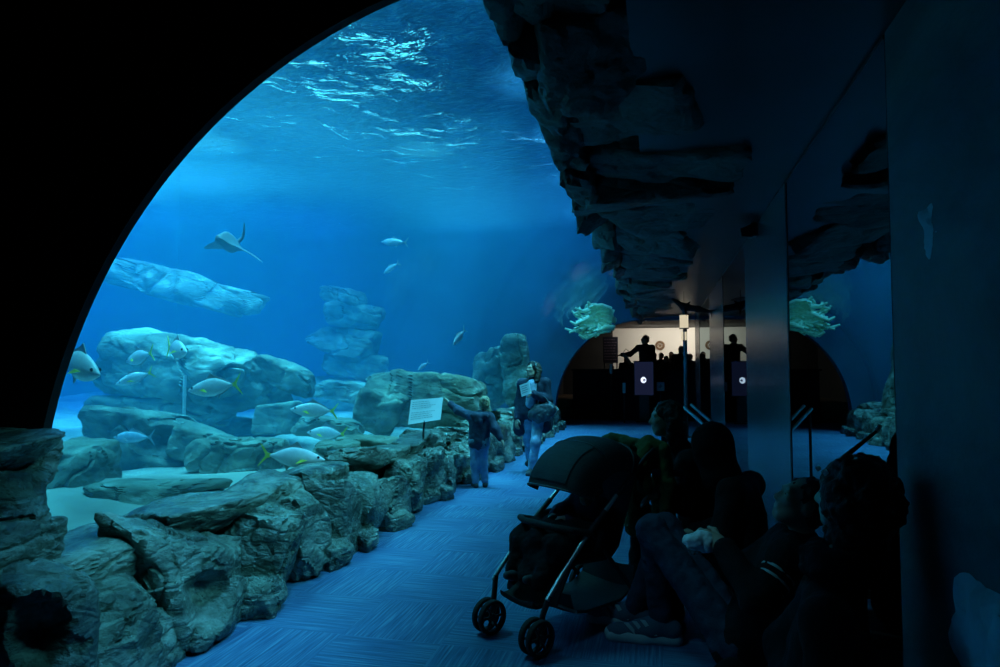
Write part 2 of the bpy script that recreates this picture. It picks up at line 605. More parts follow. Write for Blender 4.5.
def wave_mat():
    m, nt, out = mat_new('water_surface')
    tc = N(nt, 'ShaderNodeTexCoord')
    mp = N(nt, 'ShaderNodeMapping'); mp.inputs['Rotation'].default_value = (0, 0, .5); mp.inputs['Scale'].default_value = (1, 1.7, 1)
    nt.links.new(tc.outputs['Object'], mp.inputs['Vector'])
    n = N(nt, 'ShaderNodeTexNoise', Scale=4.4, Detail=2.5, Distortion=.9)
    nt.links.new(mp.outputs[0], n.inputs['Vector'])
    bp = N(nt, 'ShaderNodeBump', Strength=.8, Distance=.24)
    nt.links.new(n.outputs['Fac'], bp.inputs['Height'])
    t = N(nt, 'ShaderNodeBsdfTransparent'); t.inputs['Color'].default_value = (.85, .95, 1, 1)
    g = N(nt, 'ShaderNodeBsdfGlossy', Roughness=.03); g.inputs['Color'].default_value = (.55, .65, .75, 1)
    tr = N(nt, 'ShaderNodeBsdfTranslucent'); tr.inputs['Color'].default_value = (.5, .85, 1, 1)
    rf = N(nt, 'ShaderNodeBsdfRefraction', Roughness=.02, IOR=.75)
    for q in (g, tr, rf): nt.links.new(bp.outputs['Normal'], q.inputs['Normal'])
    prev = g
    for q, f in ((tr, .05), (rf, .30), (t, .40)):
        mx = N(nt, 'ShaderNodeMixShader'); mx.inputs[0].default_value = f
        nt.links.new(prev.outputs[0], mx.inputs[1]); nt.links.new(q.outputs[0], mx.inputs[2])
        prev = mx
    nt.links.new(prev.outputs[0], out.inputs['Surface'])
    return m


WATER_SC, WATER_AB = .062, .13
M['carpet'] = carpet(); M['acrylic'] = acrylic(); M['mirror'] = mirror_mat()
M['water'] = water_vol(); M['wave'] = wave_mat()

# ------------------------------------------------------------------ the setting
XM = .85            # the mirrored side
YP = 2.76           # the near portal
YE = 17.0           # the far end of the tunnel
ZC = 2.78           # ceiling
ZW = 5.2            # water line
TX0, TX1 = -14., -.45
ECX, ECZ = -.45, .6


def ell(a, b, t0, t1, n):
    return [(ECX + a * math.cos(t), ECZ + b * math.sin(t)) for t in [t0 + (t1 - t0) * i / (n - 1) for i in range(n)]]


def setting(name, mb, mat, smooth=False, kind='structure', label=None):
    o = mb.build(name, mat, None, smooth)
    o['kind'] = kind
    if label: o['label'] = label
    return o


mb = MB(); mb.box((-3.4, -1.5, -.1), (4.6, 26.6, 0))
setting('floor', mb, M['carpet'], label='blue striped plank carpet of the corridor')

mb = MB(); mb.box((-.1, 1.2, ZC), (2.4, YE + .2, ZC + .1))
setting('ceiling', mb, M['ceil'], label='dark glossy ceiling beside the overhead rocks')

# portal: a thick dark wall with an arched opening
mb = MB()
arc = ell(2.6, 2.66, PI, PI * .5, 40)
pts = [(-3.05, -.05)] + arc + [(XM, 3.26), (XM, ZC - .0), (XM + .0, 3.6), (-4.2, 3.9), (-6.2, 3.9), (-6.2, -.05)]
pts = [(-3.05, -.05)] + arc + [(XM + .02, 3.26), (XM + .02, 4.2), (-6.2, 4.2), (-6.2, -.05)]
mb.prism([(x, YP - .05, z) for x, z in pts], (0, .05, 0))
o = setting('wall_front', mb, M['black_paint'], label='black arched wall framing the tunnel entrance')

# the side wall right beside the viewpoint
mb = MB(); mb.box((XM, -1.5, 0), (XM + .5, YP, 4.2))
setting('wall_right', mb, M['sidewall'], label='dim blue-grey wall at the near end of the mirrors')
mb = MB(); mb.box((-6.2, -1.6, 3.6), (XM + .5, YP - .05, 3.7))
setting('ceiling_near', mb, M['black_paint'])
# kerb below the acrylic, behind the rocks
mb = MB(); mb.box((-3.2, YP, -.1), (-2.86, YE + .3, .58))
setting('wall_left', mb, M['rock'], label='low kerb wall carrying the acrylic')

# acrylic tunnel pane
mb = MB()
a_in = ell(2.64, 2.72, PI, PI * .5, 48); a_out = ell(2.72, 2.80, PI, PI * .5, 48)
outl = [(-3.09, .4)] + a_in + [(-.2, 3.32), (-.2, 3.40)] + a_out[::-1] + [(-3.17, .4)]
mb.prism([(x, YP + .005, z) for x, z in outl], (0, YE - YP, 0))
o = setting('window_1', mb, M['acrylic'], smooth=True, label='curved clear acrylic pane of the tunnel')
for p in o.data.polygons: p.use_smooth = len(p.vertices) == 4

# tank shell
mb = MB()
mb.box((TX0 - .2, YP - 1, -1.2), (TX0, YE + .5, 9.2))
setting('wall_back', mb, M['tankwall'])
mb = MB()
# far wall of the tank with the tunnel's way out cut through it
arcF = [(ECX + 2.18 * math.cos(t), .35 + 2.35 * math.sin(t)) for t in [PI - PI / 2 * i / 29 for i in range(30)]]
pts = [(TX0, -1.2), (-2.63, -1.2), (-2.63, .35)] + arcF + [(XM + 1.6, 2.70), (XM + 1.6, 9.2), (TX0, 9.2)]
mb.prism([(x, YE + .02, z) for x, z in pts], (0, .3, 0))
setting('wall_end', mb, M['tankwall'])
mb = MB(); mb.box((-.2, YP - .2, ZC + .11), (.1, YE + .3, 9.2))
setting('wall_tank_side', mb, M['black_paint'])
mb = MB(); mb.box((-6.2, YP - .02, 4.2), (.1, YP, 9.2)); mb.box((TX0, YP - .02, -1.2), (-6.2, YP, 9.2))
setting('wall_tank_near', mb, M['tankwall'])
mb = MB(); mb.box((TX0, YP, 9.1), (.1, YE + .3, 9.2))
setting('ceiling_tank', mb, M['black_paint'])

# sand bed
n1, n2 = 110, 130
xs = np.linspace(TX0, -3.1, n1); ys = np.linspace(YP, YE + .1, n2)
X, Y = np.meshgrid(xs, ys, indexing='ij')
P = np.stack([X, Y, X * 0], -1)
ZS = .36 + .16 * fbm(P * .42, 3, 3) + .012 * np.sin(Y * 14 + 3 * vnoise(P * 1.1, 4) * 2 + X * 5)
ZS += .5 * np.clip((-X - 10) / 4, 0, 1)
vs = np.stack([X, Y, ZS], -1).reshape(-1, 3)
fs = [(i * n2 + j, (i + 1) * n2 + j, (i + 1) * n2 + j + 1, i * n2 + j + 1) for i in range(n1 - 1) for j in range(n2 - 1)]
SAND = lambda x, y: float(ZS[int(np.clip(round((x - TX0) / (-3.1 - TX0) * 109), 0, 109)), int(np.clip(round((y - YP) / (YE + .1 - YP) * 129), 0, 129))])
o = link_mesh('sand_bed', vs, fs, M['sand'])
tag(o, 'pale rippled sand covering the bottom of the tank', 'sand', kind='stuff')

# water body (outside of the acrylic) and its rippled surface
mb = MB()
prof = [(TX0 + .01, -1.0), (-3.18, -1.0), (-3.18, .5)] + ell(2.73, 2.81, PI, PI * .5, 48) + [(-.21, 3.41), (-.21, ZW + .12), (TX0 + .01, ZW + .12)]
mb.prism([(x, YP + .01, z) for x, z in prof], (0, YE - YP, 0))
o = mb.build('water', M['water'])
tag(o, 'clear blue water filling the tank', 'water', kind='stuff')

n1, n2 = 240, 260
xs = np.linspace(TX0 + .02, -.22, n1); ys = np.linspace(YP + .02, YE, n2)
X, Y = np.meshgrid(xs, ys, indexing='ij')
P = np.stack([X * 1.0, Y * .8, X * 0], -1)
Z = ZW + .045 * fbm(P * 1.5, 11, 3) + .02 * vnoise(P * 5.2, 21)
vs = np.stack([X, Y, Z], -1).reshape(-1, 3)
fs = [(i * n2 + j, (i + 1) * n2 + j, (i + 1) * n2 + j + 1, i * n2 + j + 1) for i in range(n1 - 1) for j in range(n2 - 1)]
o = link_mesh('water_surface', vs, fs, M['wave'])
tag(o, 'rippled underside of the water surface high above the tank', 'water surface', kind='stuff')

# ------------------------------------------------------------------ lights
def spot(name, loc, aim, power, col, ang=70, blend=.6, size=.2):
    l = bpy.data.lights.new(name, 'SPOT')
    l.energy = power; l.color = col; l.spot_size = math.radians(ang); l.spot_blend = blend; l.shadow_soft_size = size
    o = bpy.data.objects.new(name, l); COL.objects.link(o)
    o.location = loc
    o.rotation_euler = (V(aim) - V(loc)).to_track_quat('-Z', 'Y').to_euler()
    return o


def area(name, loc, aim, power, col, sx, sy, spread=180):
    l = bpy.data.lights.new(name, 'AREA')
    l.energy = power; l.color = col; l.shape = 'RECTANGLE'; l.size = sx; l.size_y = sy; l.spread = math.radians(spread)
    o = bpy.data.objects.new(name, l); COL.objects.link(o)
    o.location = loc
    o.rotation_euler = (V(aim) - V(loc)).to_track_quat('-Z', 'Y').to_euler()
    return o


CY = (.12, .80, .84)
DB = (.05, .34, 1.0)
BL = (.11, .62, 1.0)
# big lamp banks hanging over the tank
for (x, y, p, c, sx) in [(-4.6, 4.8, 200, CY, 2), (-8.2, 6.8, 480, CY, 2), (-5.8, 8.4, 250, CY, 2.0), (-9.4, 10.6, 700, CY, 2), (-7.4, 11.4, 250, CY, 1.6),
                     (-9.0, 14.8, 200, DB, 2), (-12.4, 8.0, 300, DB, 2), (-12.6, 13.0, 300, DB, 2)]:
    area('tank_lamp', (x, y, 8.6), (x, y, 0), p * 1.2, c, sx, 2.4, 70)
area('lamp_strip', (-4.7, 12.8, 8.6), (-4.7, 12.8, 0), 800, CY, 2.0, 8.2, 75)
area('lamp_strip', (-2.1, 14.6, 8.6), (-2.1, 14.6, 0), 190, BL, 1.3, 4.6, 75)
spot('beam_lamp', (-8.6, 11.5, 8.0), (-9.0, 10.8, 0), 3400, (.07, .27, 1.0), 22, .9, .3)
for (px, py, d, p, an) in [(195, 350, 10.4, 3200, 30), (430, 385, 10.8, 2200, 20), (240, 440, 7.5, 900, 22), (150, 280, 14.0, 1500, 22)]:
    q = AF(px, py, d)
    spot('rock_fill', (q.x - .5, q.y + .6, 8.4), q, p * 2.2, (.20, .92, .74), an, .9, .25)  # extra spots added only to brighten the tank rocks
for (x, y, p, ax, dy) in [(-1.0, 4.5, 2200, -2.5, -2.0), (-1.0, 4.2, 1500, -2.6, 0), (-1.0, 5.8, 1700, -2.6, 0), (-1.05, 8.2, 3400, -2.4, .1), (-1.1, 10.4, 3000, -2.2, 0), (-1.2, 13.0, 2400, -2.3, 0), (-1.3, 15.6, 2000, -2.4, 0)]:
    spot('walkway_lamp', (x, y, 8.0), (ax, y + dy, 0), p * 1.7, BL, 25, .9, .25)
# added unseen light strips by the hanging stones, brightening the low wall
for (y, L, p) in [(2.9, .8, 3.2), (4.3, 1.2, 5.0), (6.2, 1.6, 6.5), (8.6, 1.8, 8.0), (11.2, 2.0, 8.0), (14.0, 2.4, 9.0)]:
    area('wall_fill', (-.78, y, 2.66), (-2.7, y, .35), p * 1.0, (.11, .80, 1.0), L, .06, 55)
spot('sitter_fill', (-1.45, 2.0, 3.45), (.0, 3.58, .35), 36, (.14, .66, 1.0), 27, .9, .08)
spot('coral_fill', (-1.05, 15.0, 2.62), (-1.85, 16.4, 2.6), 14, (.1, .95, .85), 60, .6, .05)  # hidden fill light, added to make the coral brighter

scene.world = bpy.data.worlds.new('world')
scene.world.use_nodes = True
bg = scene.world.node_tree.nodes.get('Background')
bg.inputs[0].default_value = (.05, .25, .5, 1)
bg.inputs[1].default_value = 0.0

scene.view_settings.view_transform = 'Standard'
scene.view_settings.look = 'None'
scene.view_settings.gamma = 1
scene.view_settings.use_curve_mapping = False
scene.view_settings.exposure = 0.0
c = scene.cycles
c.max_bounces = 10; c.diffuse_bounces = 3; c.glossy_bounces = 4; c.transmission_bounces = 4
c.transparent_max_bounces = 16; c.volume_bounces = 2
c.sample_clamp_indirect = 4; c.caustics_reflective = False; c.caustics_refractive = False
c.use_denoising = True
#PART2
# ------------------------------------------------------------------ rockwork of the corridor
def world_rock(parent, name, loc, dims, seed, mat, **k):
    return rock(name, loc, dims, seed, mat, parent, **k)


rnd = random.Random(7)
low = thing('rock_wall', 'long low wall of wet broken boulders between the walkway and the tank', 'rockwork', (-2.7, 4, 0))
# hand-placed near blocks: (y, x, z, (dx, dy, dz), rz, seed)
near = [  # (y, x, z, dims, rz, seed)
    (2.66, -2.68, .20, (.74, .80, .62), .10, 3), (2.15, -2.78, .16, (.6, .5, .5), -.2, 14),
    (3.36, -2.66, .26, (.62, .80, .68), -.12, 5), (4.00, -2.62, .27, (.52, .60, .66), .1, 8),
    (4.48, -2.62, .27, (.50, .50, .70), -.1, 21), (4.98, -2.60, .25, (.46, .60, .64), .12, 23), (5.48, -2.60, .26, (.50, .54, .66), -.1, 25),
    (3.72, -2.44, .08, (.34, .36, .26), .3, 26), (4.72, -2.42, .08, (.26, .34, .24), -.3, 27), (5.25, -2.42, .07, (.24, .3, .2), .2, 28),
]
for (y, x, z, d, rz, sd) in near:
    world_rock(low, 'boulder', (x, y, z), d, sd, M['rock'], sub=6 if y < 4.2 else 5, rough=.06, strata=.03, boxy=.86, facet=.075, rot=(rnd.uniform(-.08, .08), rnd.uniform(-.06, .1), rz),
               hole=[((1, -.25, .0), .45, .5)] if sd == 5 else None)
capl = [(2.92, -2.90, .52, (.62, .95, .22), .12, 31), (3.72, -2.92, .57, (.56, .85, .22), -.1, 33), (4.5, -2.90, .58, (.50, .80, .20), .08, 35),
        (5.3, -2.90, .58, (.48, .8, .20), -.06, 36), (2.52, -2.98, .46, (.7, .5, .2), .05, 38)]
for (y, x, z, d, rz, sd) in capl:
    world_rock(low, 'cap_stone', (x, y, z), d, sd, M['rock'], sub=5, rough=.06, strata=.06, boxy=.86, rot=(.05, .06, rz))
y = 5.72; sd = 60
while y < 16.8:
    L = rnd.uniform(.36, .72)
    h = rnd.uniform(.5, .68)
    world_rock(low, 'boulder', (-2.63 + rnd.uniform(-.05, .04), y + L / 2, h / 2 - .04), (rnd.uniform(.44, .56), L * 1.14, h), sd, M['rock'],
               sub=5 if y < 9 else 4, rough=.07, strata=.03, boxy=.84, facet=.085, rot=(rnd.uniform(-.22, .22), rnd.uniform(-.05, .15), rnd.uniform(-.25, .25)))
    L2 = L * rnd.uniform(.8, 1.3)
    world_rock(low, 'cap_stone', (-2.86 + rnd.uniform(-.05, .05), y + L / 2 + rnd.uniform(-.1, .1), .58 + rnd.uniform(-.03, .06)), (rnd.uniform(.36, .5), L2 * 1.1, rnd.uniform(.16, .26)), sd + 1, M['rock'],
               sub=4, rough=.06, strata=.06, boxy=.84, rot=(rnd.uniform(-.2, .2), rnd.uniform(-.05, .2), rnd.uniform(-.25, .25)))
    if rnd.random() < .7:
        world_rock(low, 'boulder', (-2.42 + rnd.uniform(-.04, .04), y + L * rnd.random(), .06), (.26, rnd.uniform(.26, .5), rnd.uniform(.18, .3)), sd + 2, M['rock'],
                   sub=4, rough=.06, boxy=.8, rot=(0, 0, rnd.uniform(-.5, .5)))
    y += L * .93; sd += 3

# stone pier under the foot of the dark arch
pier = thing('stone_pier', 'stacked dark slab pier under the left foot of the black arch', 'rockwork', (-3.1, 2.45, 0))
for i, (x, y, z, d, rz) in enumerate([(-3.20, 2.38, .26, (.78, .56, .52), .1), (-3.10, 2.44, .62, (.76, .52, .36), -.06), (-3.13, 2.44, .88, (.78, .52, .30), .05),
                                      (-3.18, 2.42, 1.08, (.70, .5, .22), -.04), (-3.12, 2.62, 1.06, (.5, .22, .3), .08)]):
    world_rock(pier, 'slab', (x, y, z), d, 140 + i, M['rock'], sub=6, rough=.035, strata=.025, boxy=.93, nplanes=3, facet=.04, rot=(0, 0, rz))
arch = rock('hollow_rock', AT(38, 632, 2.22), (.46, .42, .56), 151, M['rock'], None, sub=5, rough=.05, boxy=.82, hole=[((1.05, -1, .25), .62, .8)])
tag(arch, 'dark rock with a black hollow at the lower left corner', 'rock')

# overhead stones
over = thing('overhead_rockwork', 'dark hanging ridge of layered stone slabs along the tunnel ceiling', 'rockwork', (-.2, 8, 2.7))
main = [(1.75, 2.42, -.16, 0), (2.40, 3.12, -.06, -.05), (3.06, 3.95, .26, .05), (3.9, 4.55, .38, .0), (4.5, 5.35, .47, -.03), (5.3, 6.3, .50, .03), (6.25, 7.2, .30, 0)]
y = 7.15
while y < 16.8:
    L = rnd.uniform(.6, 1.1); main.append((y, y + L, rnd.uniform(.15, .5), rnd.uniform(-.05, .05))); y += L * .95
for i, (y0, y1, xr, dz) in enumerate(main):
    x0 = -.50
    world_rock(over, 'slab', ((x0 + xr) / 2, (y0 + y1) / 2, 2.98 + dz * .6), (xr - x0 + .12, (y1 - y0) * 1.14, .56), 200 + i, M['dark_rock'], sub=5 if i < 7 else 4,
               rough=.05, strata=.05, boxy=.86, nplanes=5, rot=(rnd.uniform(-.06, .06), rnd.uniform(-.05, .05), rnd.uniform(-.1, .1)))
y = 1.75; i = 0
while y < 16.9:
    L = rnd.uniform(.4, .75) * (1 if y < 7 else 1.5)
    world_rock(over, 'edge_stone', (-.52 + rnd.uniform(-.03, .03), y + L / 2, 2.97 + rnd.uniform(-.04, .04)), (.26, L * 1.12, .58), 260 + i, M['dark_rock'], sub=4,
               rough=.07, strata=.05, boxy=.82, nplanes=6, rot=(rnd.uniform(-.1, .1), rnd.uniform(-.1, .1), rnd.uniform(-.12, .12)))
    y += L * .95; i += 1
mb = MB(); mb.box((-.50, 1.6, 3.1), (.1, YE + .1, 3.5))
mb.build('backing', M['black_paint'], over, world=True)

# pale rock at the foot of the near wall
for k, (loc, d, sd, lab) in enumerate([((1.0, 1.98, .76), (.46, .72, .50), 301, 'blue-grey rounded rock at the foot of the near right wall'),
                                       ((.96, 2.02, .44), (.44, .95, .34), 302, 'flat pale rock below the rounded rock at the right edge'),
                                       ((1.0, 2.35, 1.93), (.34, .22, .26), 303, 'small pale rock high on the right wall')]):
    tag(rock('rock', loc, d, sd, M['pale_rock'], None, sub=5, rough=.04, boxy=.85), lab, 'rock')

# ------------------------------------------------------------------ rocks in the tank
def tank_rock(px, py, d, dims, seed, label, rot=(0, 0, 0), sink=None, name='rock', **k):
    p = AF(px, py, d)
    if sink is not None:
        p.z = SAND(p.x, p.y) + dims[2] * sink
    o = rock(name, p, dims, seed, M['tank_rock'], None, rot, **k)
    return tag(o, label, 'rock')


tank_rock(190, 374, 10.6, (3.6, 1.9, 1.45), 402, 'huge long pale-topped rock lying behind the silver fish', rot=(0, .15, .2), sub=6, rough=.16, strata=.02, boxy=.76, nplanes=12, pw=8., facet=.04)
tank_rock(286, 376, 10.7, (1.5, 1.0, .62), 406, 'pointed right end piece of the huge long rock', rot=(0, .32, .1), sub=5, rough=.12, boxy=.66, pw=7.)
tank_rock(165, 408, 10.5, (3.0, 1.3, .6), 408, 'shaded base rock under the huge long rock', rot=(0, .05, .15), sub=6, rough=.14, boxy=.7, pw=8.)
tank_rock(185, 288, 14.6, (5.6, 1.8, .95), 404, 'hazy rock ridge sloping down behind the huge long rock', rot=(0, .26, .2), sub=6, rough=.16, strata=.05, boxy=.70, pw=7.)
tank_rock(140, 440, 8.2, (1.75, 1.15, .98), 407, 'dark rounded rock with a cave holding one fish', rot=(0, 0, .2), sub=6, rough=.11, boxy=.72, pw=7., hole=[((.75, -1, .12), .50, .42)])
tank_rock(205, 447, 8.0, (1.2, .9, .6), 410, 'low dark rock between the cave rock and the cracked boulder', rot=(0, .25, .2), sub=5, rough=.12, boxy=.7, pw=7.)
tank_rock(240, 458, 7.5, (1.15, 1.0, .62), 409, 'grey cracked boulder in front of the square block', rot=(0, .05, .3), sub=6, rough=.12, boxy=.76, pw=9., facet=.07)
tank_rock(283, 418, 10.2, (.66, .6, .56), 411, 'square dark block rock behind the swimming silver fish', rot=(0, 0, .25), sub=5, rough=.05, boxy=.9, nplanes=2, facet=.02)
tank_rock(428, 400, 10.8, (2.35, 1.2, 1.1), 415, 'large flat-faced pale boulder behind the white sign', rot=(0, .02, .2), sub=6, rough=.08, strata=.02, boxy=.82, nplanes=8, pw=10., facet=.04)
tank_rock(378, 410, 10.2, (.9, .8, .9), 417, 'angular rock leaning on the left of the large boulder', rot=(.1, .35, .4), sub=5, rough=.1, boxy=.76, pw=9.)
tank_rock(330, 427, 9.4, (1.3, .9, .34), 419, 'low flat rock beside the square dark block', rot=(0, .05, .3), sub=5, rough=.12, boxy=.72, pw=8.)
tank_rock(336, 455, 7.2, (.75, .5, .36), 421, 'small mossy rock just behind the low wall', rot=(0, 0, .3), sub=5, rough=.12, boxy=.74, pw=8.)
tank_rock(370, 447, 7.6, (.9, .6, .36), 422, 'broad pale rock behind the low wall left of the sign', rot=(0, .1, .2), sub=5, rough=.12, boxy=.74, pw=8.)
tank_rock(235, 427, 11.0, (1.8, .9, .4), 423, 'flat slab rock in the shade of the huge long rock', rot=(0, .05, .1), sub=5, rough=.1, boxy=.76, pw=9.)
tank_rock(352, 392, 13.0, (2.0, 1.2, .55), 425, 'low distant rock left of the large pale boulder', rot=(0, .05, .1), sub=5, rough=.12, boxy=.72, pw=8.)
tank_rock(150, 492, 5.6, (1.5, .9, .32), 447, 'low dusky rock mound rising from the sand close to the glass', rot=(0, 0, .4), sub=5, rough=.13, boxy=.66, pw=6.)
for i, (py, w, h) in enumerate([(392, 2.6, .95), (366, 2.3, .9), (341, 2.1, .85), (316, 1.8, .8), (297, 1.4, .6)]):
    tank_rock(350 + (i % 2) * 10 - i * 2, py, 16.3, (w, 1.3, h), 430 + i, ['lowest slab of the hazy far rock stack', 'second slab from the bottom of the hazy far rock stack',
              'middle slab of the hazy far rock stack', 'fourth slab up of the hazy far rock stack', 'topmost slab of the hazy far rock stack'][i],
              rot=(0, .16, .3 * (i % 2)), sub=5, rough=.13, strata=.04, boxy=.74, pw=8.)
tank_rock(517, 372, 15.6, (1.0, 1.1, 2.2), 441, 'tall weathered rock face beside the far end of the tunnel', rot=(0, -.12, .1), sub=6, rough=.14, strata=.04, boxy=.74, pw=7.)
tank_rock(492, 380, 16.3, (1.3, 1.2, 1.7), 443, 'hazy rock left of the tall rock face', rot=(0, .1, .3), sub=5, rough=.14, boxy=.74, pw=7.)
tank_rock(70, 470, 6.0, (.9, .9, .6), 445, 'dark rock just inside the tank beside the black arch', rot=(0, 0, .2), sub=5, rough=.12, boxy=.74, pw=8.)

# pale upright pole standing in the sand
p = AF(184, 413, 8.8); zt = AF(184, 375, 8.8).z
mb = MB(); zs = SAND(p.x, p.y) - .05
mb.tube([(p.x, p.y, zs), (p.x, p.y, zt - .02), (p.x, p.y, zt)], [.022, .022, .016], 12)
mb.tube([(p.x, p.y, zt - .28), (p.x, p.y, zt - .25)], .027, 12)
tag(mb.build('pole', M['pole'], None, True), 'pale upright pole in front of the huge long rock', 'pole')

# ------------------------------------------------------------------ coral over the way out
ct = thing('coral', 'pale green branching coral over the dark way out', 'coral', AT(602, 325, 16.4))
rc = random.Random(3)
for i in range(46):
    u, w = rc.random(), rc.random()
    base = AT(606 + 20 * (u - .5), 330 - 22 * w, 16.5 + .2 * rc.random())
    tip = base + V((-.32 - .35 * rc.random(), -.3 * rc.random(), rc.uniform(-.28, .16)))
    mid = (base + tip) / 2 + V((0, 0, .05))
    mb = MB(); mb.tube([base, mid, tip], [.07, .06, .035], 8)
    for k in range(3):
        q = mid.lerp(tip, rc.random())
        mb.tube([q, q + V((rc.uniform(-.2, -.02), rc.uniform(-.1, .05), rc.uniform(-.15, .15)))], [.045, .025], 6)
    mb.build('branch', M['coral'], ct, True, world=True)

# ------------------------------------------------------------------ fish
def fish_parts(root, body_mat, tail_mat, deep=.34, L=1.0):
    """Nose at +x .5, tail root at -.36, unit length"""
    st = [(.5, .006, .01), (.47, .04, .05), (.42, .075, .10), (.33, .115, .20), (.2, .15, .29), (.05, .165, deep), (-.08, .15, deep * .93), (-.2, .11, deep * .66),
          (-.3, .06, deep * .3), (-.36, .032, deep * .14), (-.385, .02, deep * .13)]
    seg = 18
    vs = []; fs = []
    for (x, w, h) in st:
        for k in range(seg):
            a = 2 * PI * k / seg
            zc = -.012 if x > .1 else 0
            vs.append((x, w * .5 * math.cos(a) * (1 - .15 * math.sin(a)), zc + h * .5 * math.sin(a)))
    for i in range(len(st) - 1):
        for k in range(seg):
            l = (k + 1) % seg
            fs.append((i * seg + k, (i + 1) * seg + k, (i + 1) * seg + l, i * seg + l))
    fs.append(tuple(range(seg))); fs.append(tuple((len(st) - 1) * seg + k for k in reversed(range(seg))))
    b = link_mesh('body', vs, fs, body_mat, root)
    sm = b.modifiers.new('s', 'SUBSURF'); sm.levels = 1; sm.render_levels = 1

    def fin(name, pts, th, mat):
        mb = MB(); mb.prism([(x, -th / 2, z) for x, z in pts], (0, th, 0))
        return mb.build(name, mat, root)
    fin('tail_fin', [(-.35, .02), (-.42, .045), (-.5, .14), (-.55, .19), (-.505, .10), (-.455, .02), (-.455, -.02), (-.505, -.10), (-.56, -.20), (-.5, -.14), (-.42, -.045), (-.35, -.02)], .012, tail_mat)
    fin('dorsal_fin', [(.14, deep * .40), (.02, deep * .5 + .085), (-.04, deep * .5 + .035), (-.2, deep * .3 + .03), (-.31, deep * .14 + .02), (-.3, .0), (.1, .05)], .012, M['grey_fin'])
    fin('anal_fin', [(-.02, -deep * .4), (-.10, -deep * .5 - .06), (-.13, -deep * .42 - .02), (-.31, -deep * .14 - .015), (-.3, 0), (0, -.05)], .012, M['grey_fin'])
    for s in (1, -1):
        mb = MB()
        mb.prism([(.22, s * .078, -.03), (.10, s * .125, -.075), (.04, s * .13, -.09), (.12, s * .10, -.02)], (0, s * .008, .0))
        mb.build('pectoral_fin', tail_mat, root)
        mb = MB(); mb.lathe([(.0, .012), (.012, .010), (.02, .002), (.022, -.01)], (.385, s * .046, .025), (0, s, 0), 12)
        mb.build('eye', M['eye'], root, True)


def place_fish(root, px, py, d, lpx, ang, tilt, label, group=None):
    """ang: heading seen from above relative to the picture's right; tilt: nose up"""
    p = AF(px, py, d)
    L = -lpx if lpx < 0 else lpx * d / F / max(.25, abs(math.cos(ang))) / 1.05
    root.location = p
    root.scale = (L, L, L)
    root.rotation_euler = (0, -tilt, YAW + ang)
    tag(root, label, 'fish', group)
    return root


jack = thing('fish', '', 'fish'); fish_parts(jack, M['silver'], M['yellow'])
blue = thing('fish', '', 'fish'); fish_parts(blue, M['blue_fish'], M['grey_fin'], .27)
G = 'silver fish with yellow tails'
place_fish(jack, 213, 387, 6.6, 58, PI - .15, -.12, 'silver yellow-tailed fish touching the pale pole with its nose', G)
for (px, py, d, l, an, tl, lab) in [
        (313, 410, 7.6, 47, PI + .1, .06, 'silver fish swimming past the square dark block, upper of two'),
        (326, 433, 8.4, 42, PI - .1, .04, 'hazy silver fish just below the one beside the square block'),
        (294, 457, 6.0, 63, .2, -.1, 'biggest silver fish, facing away from the others above the low wall'),
        (139, 357, 7.6, 40, PI - .5, -.2, 'faint silver fish nearest the left end of the huge rock top'),
        (177, 349, 7.2, -.62, -PI / 2 + .75, -.1, 'silver fish turned head-on with its yellow tail behind'),
        (134, 378, 7.8, 30, PI + .6, -.35, 'small yellowish fish below the faint silver one'),
        (80, 365, 5.4, -.72, -PI / 2 + .95, -.2, 'silver fish at the very edge of the black arch')]:
    place_fish(copy_tree(jack), px, py, d, l, an, tl, lab, G)
G = 'bluish fish in the distance'
place_fish(blue, 133, 437, 7.7, 44, PI - .1, .0, 'slim blue fish resting in the cave of the dark rock', G)
for (px, py, d, l, an, tl, lab) in [
        (394, 242, 11.5, 28, PI - .1, .05, 'faint blue fish high in open water, upper of two'),
        (391, 268, 12.0, 20, PI - .4, -.5, 'faint blue fish tilted just below another in open water'),
        (459, 337, 11.0, 16, PI + .9, -.75, 'pale fish diving nose down above the large boulder'),
        (423, 366, 12.0, 13, PI + .6, -.6, 'tiny pale fish just above the large boulder')]:
    place_fish(copy_tree(blue), px, py, d, l, an, tl, lab, G)

# eagle ray gliding high up
RAYD = 9.0
pc = AF(229, 246, RAYD)
er = thing('ray', 'grey ray gliding with raised tail high in the blue water', 'ray', pc, YAW)
# local: x picture right, y away, z up; nose towards the viewer
nu, nv = 41, 15
vs = []; fs = []
for s in (1, -1):
    for i in range(nu):
        u = -1 + 2 * i / (nu - 1)
        for j in range(nv):
            v = -1 + 2 * j / (nv - 1)
            au = abs(u)
            chord = .30 * (1 - au) ** .75 + .012
            yy = v * chord + .16 * au ** 1.6
            th = (.11 * math.exp(-(u / .16) ** 2) + .022 * (1 - au)) * max(0, 1 - v * v) ** .6 + .002
            zz = .02 * math.sin(u * 3) - .10 * u - .10 * au ** 2 + s * th + .05 * math.exp(-(u / .18) ** 2)
            vs.append((u * .40, yy, zz))
m_ = nu * nv
for s in (0, 1):
    for i in range(nu - 1):
        for j in range(nv - 1):
            q = (s * m_ + i * nv + j, s * m_ + (i + 1) * nv + j, s * m_ + (i + 1) * nv + j + 1, s * m_ + i * nv + j + 1)
            fs.append(q if s == 0 else q[::-1])
link_mesh('body', vs, fs, M['ray_top'], er)
mb = MB(); mb.tube([(.02, .2, .08), (.09, .24, .16), (.115, .22, .27), (.12, .2, .36)], [.035, .022, .016, .008], 8)
mb.build('tail', M['ray_top'], er, True)
